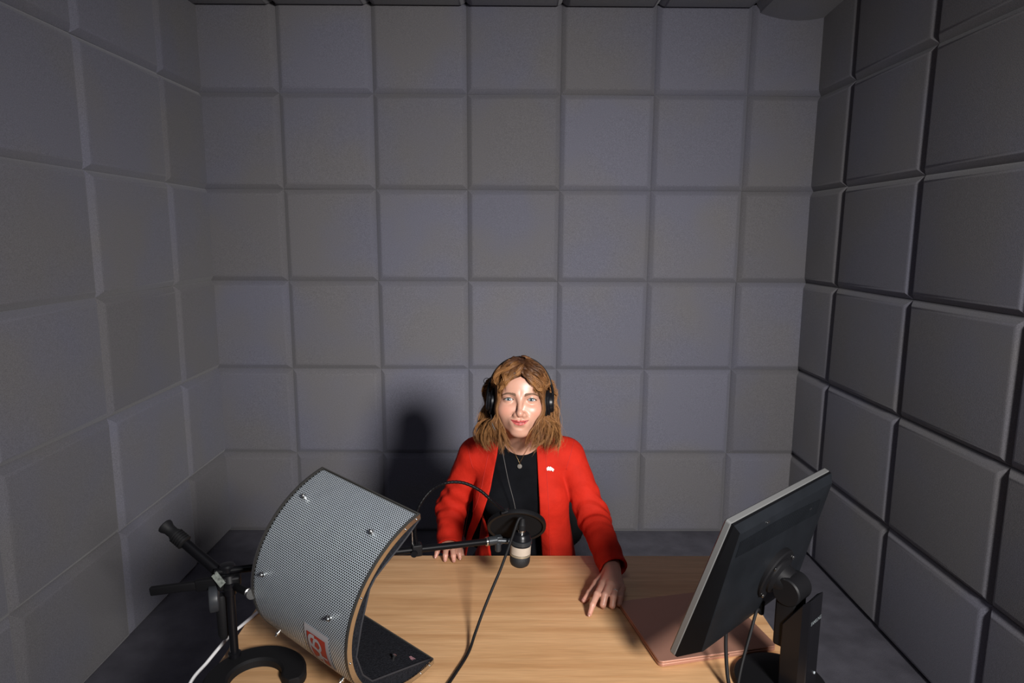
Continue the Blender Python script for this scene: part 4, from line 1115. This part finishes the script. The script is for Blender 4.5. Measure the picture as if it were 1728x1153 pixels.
# white enamel pin
pz = [np.array(q) for q in ((-0.0145, -0.0055), (-0.0135, 0.0005), (-0.0045, 0.0070), (-0.0015, 0.0060), (-0.0005, 0.0035), (0.0010, 0.0072), (0.0120, 0.0010), (0.0138, -0.0010), (0.0105, -0.0062), (0.0035, -0.0022), (0.0015, -0.0050), (-0.0005, -0.0030), (-0.0055, -0.0030), (-0.0120, -0.0062))]
pinc = on_jacket([(0.1335, 2.0, 1.006)])[0]
v = [pinc + np.array([q[0] * 1.0, -0.0012 - d, q[1] * 1.25]) for d in (0, 0.0022) for q in pz]; n = len(pz)
f = [tuple(range(n)), tuple(range(2 * n - 1, n - 1, -1))] + [(i, n + i, n + (i + 1) % n, (i + 1) % n) for i in range(n)]
mk('lapel_pin', v, f, MT['white_enamel'], jacket, label='white winged pin')

def trouser_sdf(P):
    d = ell(P, (0.044, 2.19, 0.54), (0.182, 0.138, 0.13))
    for s in (-1, 1):
        hip = np.array([0.044 + s * 0.085, 2.17, 0.52]); kn = np.array([0.044 + s * 0.115, 1.74, 0.515]); an = np.array([0.044 + s * 0.12, 1.80, 0.10])
        d = smin(d, smin(cone(P, hip, kn, 0.084, 0.064), cone(P, kn, an, 0.064, 0.056), 0.03), 0.05)
    return np.maximum(d, 0.10 - P[:, 2])
v, f = sdf_mesh(trouser_sdf, (-0.30, 1.62, 0.05), (0.40, 2.36, 0.72), 0.007, 3)
mk('trousers', v, f, MT['trousers'], person, smooth=True)
for s in (-1, 1):
    an = np.array([0.044 + s * 0.12, 1.80, 0.09])
    def shoe(P): return np.maximum(smin(cone(P, an + [0, 0.02, -0.035], an + [0, -0.13, -0.052], 0.044, 0.034), cone(P, an, an + [0, 0.02, -0.04], 0.040, 0.042), 0.02), 0.002 - P[:, 2])
    v, f = sdf_mesh(shoe, an - [0.08, 0.22, 0.1], an + [0.08, 0.1, 0.06], 0.006, 2)
    mk('shoe', v, f, MT['blackgloss'], person, smooth=True)

# necklace
top_front = lambda P: smin(top_sdf(P), headneck_sdf(P), 0.001)
def drop(P, f, n=50):
    P = np.array(P, float)
    for _ in range(n): P[:, 1] += np.clip(f(P), -0.01, 0.01) * 0.8
    return P
def jn(P): return np.minimum(smin(torso_sdf(P), neck_sdf(P), 0.03) - 0.0045, 1)
cn = [(x, 1.80, z) for x, z in zip(np.linspace(0.0385, 0.0135, 26), np.linspace(1.026, 1.078, 26))][::-1] + [(x, 1.80, z) for x, z in zip(np.linspace(0.0385, 0.0665, 26), np.linspace(1.026, 1.080, 26))][1:]
cnp = drop(cn, lambda P: jn(P) - 0.001)
nk = mk('necklace', *tube(cnp, 0.0007, 6), MT['gold'], person, smooth=True)
pp = drop([(0.0385, 1.80, 1.0165)], lambda P: jn(P) - 0.002)[0]
mk('pendant', *lathe(pp, (0.0, -0.95, 0.3), [(0, 0.0070), (0.0012, 0.0078), (0.0024, 0.0070), (0.0026, 0.004)], 20), MT['pendant'], nk, smooth=True, autos=30)
mk('pendant_bail', *lathe(pp + [0, -0.001, 0.009], (0, -1, 0), [(0, .0022), (.002, .0022)], 10), MT['gold'], nk)

# ------------------------------------------------------------------ hair
KP = {0.0: [(.002, .087, .076), (.018, .0950, .070), (.043, .0830, .049), (.0615, .061, .022), (.067, .046, -.015), (.0610, .054, -.060), (.0420, .070, -.102), (.0220, .066, -.150)],
      0.12: [(.003, .075, .100), (.030, .085, .094), (.058, .0700, .066), (.070, .050, .028), (.0725, .038, -.015), (.071, .048, -.062), (.058, .066, -.106), (.038, .068, -.158)],
      0.30: [(.004, .050, .114), (.040, .055, .108), (.072, .0400, .078), (.080, .020, .030), (.0755, .006, -.015), (.084, .026, -.065), (.092, .048, -.114), (.070, .060, -.160)],
      0.50: [(.004, .020, .121), (.046, .015, .114), (.082, .000, .080), (.094, -.030, .030), (.098, -.048, -.02), (.104, -.020, -.072), (.116, .018, -.116), (.092, .040, -.160)],
      0.72: [(.004, -.020, .121), (.046, -.035, .113), (.084, -.050, .075), (.100, -.070, .020), (.106, -.075, -.03), (.112, -.060, -.078), (.120, -.030, -.120), (.112, -.010, -.158)],
      1.0: [(.002, -.055, .113), (.026, -.090, .098), (.042, -.115, .060), (.050, -.124, .010), (.054, -.122, -.04), (.056, -.112, -.085), (.058, -.100, -.125), (.056, -.092, -.165)]}
KPK = sorted(KP)
def guide(phi):
    i = min(max(int(np.searchsorted(KPK, phi)) - 1, 0), len(KPK) - 2); a, b = KPK[i], KPK[i + 1]; u = min(max((phi - a) / (b - a), 0), 1)
    return np.array(KP[a]) * (1 - u) + np.array(KP[b]) * u
rh = np.random.default_rng(11)
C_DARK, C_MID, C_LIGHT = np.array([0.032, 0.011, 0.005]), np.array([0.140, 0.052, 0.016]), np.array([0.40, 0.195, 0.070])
NS = 24; ts = np.linspace(0, 1, NS); HP_, HRAD, HCOL = [], [], []
LKP, LKR, LKC = [], [], []
def clump(phi, s, n, spread, amp, freq, tone, rs=0.00054, lift=0.0, cut=1.0, jit=0.0045, lock=True, rootj=0.3, pts=None):
    G = guide(phi).copy() if pts is None else np.array(pts, float)
    G += rh.normal(0, jit, G.shape) * np.linspace(rootj, 1, len(G))[:, None]
    G[:, 0] *= s
    ctr = np.array([0, -0.02, 0.02]); path = spline(G, NS)
    if lift:
        d_ = path - ctr; d_ /= np.linalg.norm(d_, axis=1, keepdims=True); path = path + d_ * lift * np.sin(math.pi * np.clip(ts * 1.1, 0, 1))[:, None]
    T_ = np.gradient(path, axis=0); T_ /= np.linalg.norm(T_, axis=1, keepdims=True)
    out = path - ctr; out -= T_ * (out * T_).sum(1, keepdims=True); out /= np.linalg.norm(out, axis=1, keepdims=True); sd = np.cross(T_, out)
    ph0 = phi * 7.0 + rh.normal(0, 0.7) + (0.9 if s > 0 else 0); ph1 = phi * 5.0 + 1.6 + rh.normal(0, 0.7); am = amp * (np.clip((ts - 0.02) / 0.6, 0.15, 1) + 0.5 * np.clip((ts - 0.7) / 0.3, 0, 1))
    path = path + out * (am * np.sin(freq * ts * 6.28 + ph0))[:, None] + sd * (am * 1.2 * np.sin(freq * ts * 6.28 + ph1))[:, None]
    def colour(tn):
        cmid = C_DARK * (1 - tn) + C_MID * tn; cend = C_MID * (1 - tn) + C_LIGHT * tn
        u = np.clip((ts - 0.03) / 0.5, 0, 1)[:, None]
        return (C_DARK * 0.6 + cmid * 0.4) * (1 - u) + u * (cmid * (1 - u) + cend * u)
    if lock:
        idx = np.linspace(0, cut * 0.93 * (NS - 1), NS)
        rs_ = lambda A: np.stack([np.interp(idx, np.arange(NS), A[:, q]) for q in range(3)], 1)
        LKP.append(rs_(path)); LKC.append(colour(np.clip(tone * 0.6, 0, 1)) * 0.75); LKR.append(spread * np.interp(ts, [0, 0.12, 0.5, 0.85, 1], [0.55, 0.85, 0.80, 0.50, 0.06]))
    for j in range(n):
        a = rh.uniform(0, 6.28); rr = spread * math.sqrt(rh.uniform(0.25, 1)) * 1.05
        prof = 0.65 + 0.45 * np.sin(math.pi * ts) - 0.55 * ts ** 2.5
        P = path + (out * math.cos(a) * 0.62 + sd * math.sin(a) * 1.1) * (rr * prof)[:, None]
        P = P + rh.normal(0, 0.0008, 3) * ts[:, None] ** 1.5 * 2.0 + sd * (0.0012 * np.sin(ts * 6.28 * rh.uniform(2, 5) + rh.uniform(0, 6.28)) * ts)[:, None]
        idx = np.linspace(0, cut * rh.uniform(0.90, 1.0) * (NS - 1), NS)
        P = np.stack([np.interp(idx, np.arange(NS), P[:, q]) for q in range(3)], 1)
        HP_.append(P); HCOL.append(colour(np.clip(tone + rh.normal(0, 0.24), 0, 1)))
        HRAD.append(rs * rh.uniform(0.6, 1.2) * np.interp(ts, [0, 0.1, 0.75, 1], [0.8, 1, 0.9, 0.25]))
for s in (-1, 1):
    for k in range(70):
        clump((k + rh.uniform(0, 1)) / 70, s, 16, 0.0072, 0.0060, rh.uniform(1.5, 2.0), rh.uniform(0.10, 0.85), cut=rh.uniform(0.84, 1.0))
    for k in range(46):          # outer, wavier layer with volume
        clump(0.14 + 0.86 * (k + rh.uniform(0, 1)) / 46, s, 22, 0.0066, 0.0110, rh.uniform(1.5, 2.1), rh.uniform(0.2, 1.0), lift=0.013 * rh.uniform(0.1, 1), cut=rh.uniform(0.78, 1.0), jit=0.006)
    for k in range(22):          # curtain fringe
        clump(0.15 * (k + rh.uniform(0, 1)) / 22, s, 30, 0.0066, 0.0075, rh.uniform(1.6, 2.3), rh.uniform(0.3, 1.0), lift=0.010 * rh.uniform(0.0, 1), cut=rh.choice([0.40, 0.47, 0.54, 1.0]), jit=0.006)
    for k in range(18):          # tousled locks on top
        clump(rh.uniform(0.12, 0.55), s, 26, 0.0070, 0.0090, rh.uniform(2.2, 3.4), rh.uniform(0.2, 0.8), lift=rh.uniform(0.002, 0.014), cut=rh.uniform(0.32, 0.5), jit=0.008, rootj=1.2)
    for k in range(90):          # loose flyaway hairs
        clump(rh.uniform(0.1, 1), s, 1, 0.006, 0.012, rh.uniform(1.2, 2.6), 0.8, rs=0.00035, lift=rh.uniform(0.006, 0.022), lock=False)
for k in range(34):              # locks that cross the parting
    s = rh.choice([-1, 1]); clump(rh.uniform(0.10, 0.4), s, 20, 0.006, 0.010, rh.uniform(2.0, 3.0), rh.uniform(0.1, 0.8), lift=rh.uniform(0.001, 0.006), cut=rh.uniform(0.25, 0.42), jit=0.009, rootj=1.0)
# tumbling curls of the fringe
CURLS = [[(-.006, .070, .112), (-.022, .084, .094), (-.046, .084, .084), (-.064, .074, .066), (-.070, .066, .046), (-.064, .068, .030), (-.054, .074, .030)],
         [(-.002, .078, .102), (-.018, .094, .084), (-.034, .095, .068), (-.046, .090, .050), (-.056, .080, .036), (-.066, .068, .030), (-.072, .058, .036)],
         [(-.010, .060, .116), (-.034, .072, .104), (-.060, .066, .084), (-.078, .054, .060), (-.084, .044, .036), (-.078, .044, .018), (-.072, .048, .006)],
         [(.002, .080, .098), (.014, .096, .076), (.030, .095, .060), (.046, .087, .044), (.058, .076, .030), (.067, .064, .014), (.072, .054, .000)],
         [(.004, .070, .110), (.022, .086, .096), (.044, .084, .078), (.062, .073, .058), (.073, .061, .038), (.076, .053, .018), (.072, .050, .004)],
         [(.006, .055, .118), (.034, .070, .106), (.062, .064, .086), (.080, .052, .062), (.086, .044, .042), (.082, .042, .024), (.074, .046, .012)],
         [(.014, .074, .108), (.004, .090, .094), (-.010, .096, .080), (-.022, .096, .070), (-.036, .091, .064), (-.048, .084, .062), (-.058, .076, .064)]]
for ci, cpts in enumerate(CURLS):
    for k in range(7 if ci < 6 else 3):
        clump(0.1 + 0.05 * ci, 1, 24, 0.0062, 0.0042, rh.uniform(1.2, 2.2), rh.uniform(0.25, 1.0), lift=rh.uniform(0, 0.006), cut=rh.uniform(0.75, 1.0), jit=0.0050, rootj=0.9, pts=cpts)
def finish(HP_, HRAD, HCOL, ang, flat):
    HP_ = np.array(HP_); HRAD = np.array(HRAD); HCOL = np.array(HCOL); nst = len(HP_); K = len(ang)
    Q = HP_.reshape(-1, 3); rad = HRAD.reshape(-1)
    # the headphones press the hair: inwards under the cups, down under the band
    wz = np.clip((0.052 - Q[:, 2]) / 0.014, 0, 1) * np.clip((Q[:, 2] + 0.066) / 0.016, 0, 1) * np.clip((Q[:, 1] + 0.050) / 0.012, 0, 1)
    lim = 0.0655; ax_ = np.abs(Q[:, 0]); Q[:, 0] = np.where(ax_ > lim, np.sign(Q[:, 0]) * (ax_ * (1 - wz) + (lim + 0.10 * (ax_ - lim)) * wz), Q[:, 0])
    kk = np.sqrt((Q[:, 0] / 0.0915) ** 2 + ((Q[:, 2] - 0.02) / 0.1050) ** 2)
    wb = np.clip((Q[:, 1] + 0.050) / 0.012, 0, 1) * np.clip((Q[:, 2] - 0.03) / 0.01, 0, 1) * np.clip((np.abs(Q[:, 0]) - 0.022) / 0.012, 0, 1) * (kk > 1)
    sc_ = 1 - wb * (1 - 1 / np.maximum(kk, 1)); Q[:, 0] *= sc_; Q[:, 2] = 0.02 + (Q[:, 2] - 0.02) * sc_
    k2 = np.sqrt((Q[:, 0] / 0.100) ** 2 + ((Q[:, 2] - 0.02) / 0.1110) ** 2); s2 = np.where((k2 > 1) & (Q[:, 2] > 0.06), 1 / np.maximum(k2, 1), 1); Q[:, 0] *= s2; Q[:, 2] = 0.02 + (Q[:, 2] - 0.02) * s2
    for _ in range(2):           # keep off the skin
        dd = head_sdf(Q); low = np.minimum(dd - 0.002 - rad * 0.6, 0); ix = np.where(low < 0)[0]
        if len(ix):
            h = 0.002; Gd = np.stack([head_sdf(Q[ix] + np.eye(3)[q] * h) - dd[ix] for q in range(3)], 1) / h
            Q[ix] -= Gd * low[ix][:, None]
    R3 = Q.reshape(nst, NS, 3)
    T_ = np.gradient(R3, axis=1); T_ /= np.maximum(np.linalg.norm(T_, axis=2, keepdims=True), 1e-9)
    O_ = R3 - np.array([0, -0.02, 0.02]); O_ = O_ - T_ * (O_ * T_).sum(2, keepdims=True); O_ /= np.maximum(np.linalg.norm(O_, axis=2, keepdims=True), 1e-6); S_ = np.cross(T_, O_)
    VV = R3[:, :, None] + (S_[:, :, None] * np.cos(ang)[None, None, :, None] + O_[:, :, None] * flat * np.sin(ang)[None, None, :, None]) * HRAD[:, :, None, None]
    base_ = (np.arange(nst) * NS * K)[:, None, None] + (np.arange(NS - 1) * K)[None, :, None]
    bi = base_ + np.arange(K)[None, None, :]; bj = base_ + ((np.arange(K) + 1) % K)[None, None, :]
    FF = np.stack([bi, bj, bj + K, bi + K], -1).reshape(-1, 4)
    return h2w(VV.reshape(-1, 3)), FF, np.repeat(HCOL.reshape(-1, 3), K, 0)
v1, f1, c1 = finish(HP_, HRAD, HCOL, np.arange(3) * 2 * math.pi / 3, 1.0)
v2, f2, c2 = finish(LKP, LKR, LKC, np.arange(10) * 2 * math.pi / 10, 0.5)
hair = mk('hair', np.concatenate([v1, v2]), np.concatenate([f1, f2 + len(v1)]), MT['hair'], person, smooth=True)
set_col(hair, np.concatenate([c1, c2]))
def cap_sdf(L):
    d = ell(L, (0, -0.018, 0.038), (0.0765, 0.0975, 0.0815)); d = smin(d, ell(L, (0, -0.05, -0.03), (0.066, 0.060, 0.085)), 0.03)
    face = ell(L, (0, 0.085, -0.03), (0.066, 0.075, 0.112))
    return smax(d, -face, 0.006)
v, f = sdf_mesh(cap_sdf, (-0.10, -0.14, -0.14), (0.10, 0.10, 0.14), 0.003, 3)
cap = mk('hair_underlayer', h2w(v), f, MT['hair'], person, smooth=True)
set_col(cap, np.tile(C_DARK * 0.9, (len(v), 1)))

# ------------------------------------------------------------------ headphones
hp = empty('headphones', tuple(h2w((0, -0.01, 0.13))), "black over-ear headphones worn on the woman's head", 'headphones')
def arcpt(a, rx, rz, y): return (rx * math.sin(a), y, 0.020 + rz * math.cos(a))
def band(rx, rz, w_, th, a1, y0=-0.012):
    v = []; f = []; n = 48
    for i in range(n + 1):
        a = -a1 + 2 * a1 * i / n; y = y0 - 0.004 * math.cos(a)
        for (dy, dr) in ((-w_ / 2, -th / 2), (-w_ / 2 * 1.02, th / 4), (-w_ / 3, th / 2), (w_ / 3, th / 2), (w_ / 2 * 1.02, th / 4), (w_ / 2, -th / 2)):
            v.append(((rx + dr) * math.sin(a), y + dy, 0.020 + (rz + dr) * math.cos(a)))
    for i in range(n):
        for k in range(6): f.append((6 * i + k, 6 * i + (k + 1) % 6, 6 * i + 6 + (k + 1) % 6, 6 * i + 6 + k))
    f.append((5, 4, 3, 2, 1, 0)); f.append(tuple(6 * n + k for k in range(6)))
    return h2w(np.array(v)), f
mk('headband', *band(0.0975, 0.1115, 0.024, 0.007, 1.30), MT['black'], hp, smooth=True, autos=35)
for s in (-1, 1):
    c = np.array([s * 0.0705, -0.002, -0.008]); ax = np.array([s * 1.0, 0.10, 0.06]); ax /= np.linalg.norm(ax)
    def cup(prof):
        x, y, d = basis(ax); v = []; n = 36; f = []
        for h, r in prof:
            for k in range(n):
                a = 2 * math.pi * k / n; v.append(c + d * h + x * math.cos(a) * r * 0.86 + y * math.sin(a) * r)
        for i in range(len(prof) - 1):
            for k in range(n): f.append((i * n + k, i * n + (k + 1) % n, (i + 1) * n + (k + 1) % n, (i + 1) * n + k))
        f.append(tuple(range(n))[::-1]); f.append(tuple((len(prof) - 1) * n + k for k in range(n)))
        return h2w(np.array(v)), f
    cu = mk('ear_cup', *cup([(0.012, 0.036), (0.0135, 0.039), (0.019, 0.039), (0.021, 0.036), (0.0215, 0.031), (0.029, 0.0295), (0.032, 0.026), (0.033, 0.015)]), MT['blackgloss'], hp, smooth=True, autos=35)
    mk('ear_pad', *cup([(0.0, 0.030), (0.001, 0.036), (0.004, 0.040), (0.008, 0.0415), (0.011, 0.040), (0.0125, 0.036)]), MT['rubber'], cu, smooth=True)
    yk = [arcpt(s * 1.27, 0.0975, 0.1115, -0.013), (s * 0.0985, -0.010, 0.034), (s * 0.1005, -0.006, 0.015), (s * 0.100, -0.002, -0.006)]
    mk('yoke', *tube(h2w(spline(yk, 16)), 0.0042, 8), MT['blackmetal'], hp, smooth=True)
lp = [(-0.096, -0.010, 0.062), (-0.106, -0.006, 0.064), (-0.113, -0.004, 0.058), (-0.112, -0.004, 0.050), (-0.104, -0.006, 0.047), (-0.097, -0.008, 0.050)]
mk('wire_loop', *tube(h2w(spline(lp, 30)), 0.0009, 6), MT['black'], hp, smooth=True)
hc_ = [h2w((-0.088, 0.012, -0.046)), h2w((-0.080, 0.060, -0.075)), (-0.024, 1.868, 1.135), (-0.013, 1.885, 1.080), (0.003, 1.895, 0.995), (0.024, 1.905, 0.905), (0.035, 1.95, 0.80), (0.04, 1.97, 0.70)]
hcs = spline(hc_, 80)
mk('cable', *tube(hcs, 0.0009, 8), mat('black_cord_highlit', (0.11, 0.11, 0.11), 0.4), hp, smooth=True)  # black cord whose highlights are put into a grey base colour

# ------------------------------------------------------------------ office chair
CH = np.array([0.055, 2.26, 0.0])
chair = empty('office_chair', tuple(CH), 'black office chair the woman sits on', 'chair')
mk('seat', *box(CH + [0, -0.03, 0.378], (0.48, 0.46, 0.075), bev=0.03), MT['chairfab'], chair, smooth=True, autos=40)
def backrest(P):
    q = P - (CH + np.array([0.005, 0.115, 0.665])); q = q.copy(); q[:, 1] -= 0.5 * q[:, 0] ** 2 * -1.0
    r = np.array([0.240, 0.022, 0.155]); k = np.abs(q) / r
    return (np.power((k ** np.array([3.0, 2.0, 2.6])).sum(1), 1 / 2.5) - 1) * 0.022
v, f = sdf_mesh(backrest, CH + [-0.30, -0.02, 0.44], CH + [0.32, 0.25, 0.88], 0.008, 2, slack=3)
mk('backrest', v, f, MT['chairfab'], chair, smooth=True)
mk('back_bar', *box(CH + [0, 0.165, 0.50], (0.06, 0.02, 0.30), bev=0.006), MT['black'], chair)
mk('back_bracket', *box(CH + [0, 0.09, 0.362], (0.06, 0.18, 0.02), bev=0.006), MT['black'], chair)
mk('gas_column', *lathe(CH + [0, 0, 0.07], (0, 0, 1), [(0, 0.03), (0.15, 0.03), (0.151, 0.02), (0.30, 0.02)], 20), MT['blackmetal'], chair, smooth=True, autos=30)
for k in range(5):
    a = 2 * math.pi * k / 5 + 0.3; d = np.array([math.cos(a), math.sin(a), 0])
    mk('base_leg', *cyl(CH + [0, 0, 0.085], CH + d * 0.28 + [0, 0, 0.07], 0.02, 12, 0.003, 0.014), MT['black'], chair, smooth=True, autos=40)
    sd = np.array([-d[1], d[0], 0]); p = CH + d * 0.28 + [0, 0, 0.0285]
    mk('caster', *cyl(p - sd * 0.02, p + sd * 0.02, 0.028, 18, 0.004), MT['black'], chair, smooth=True, autos=40)
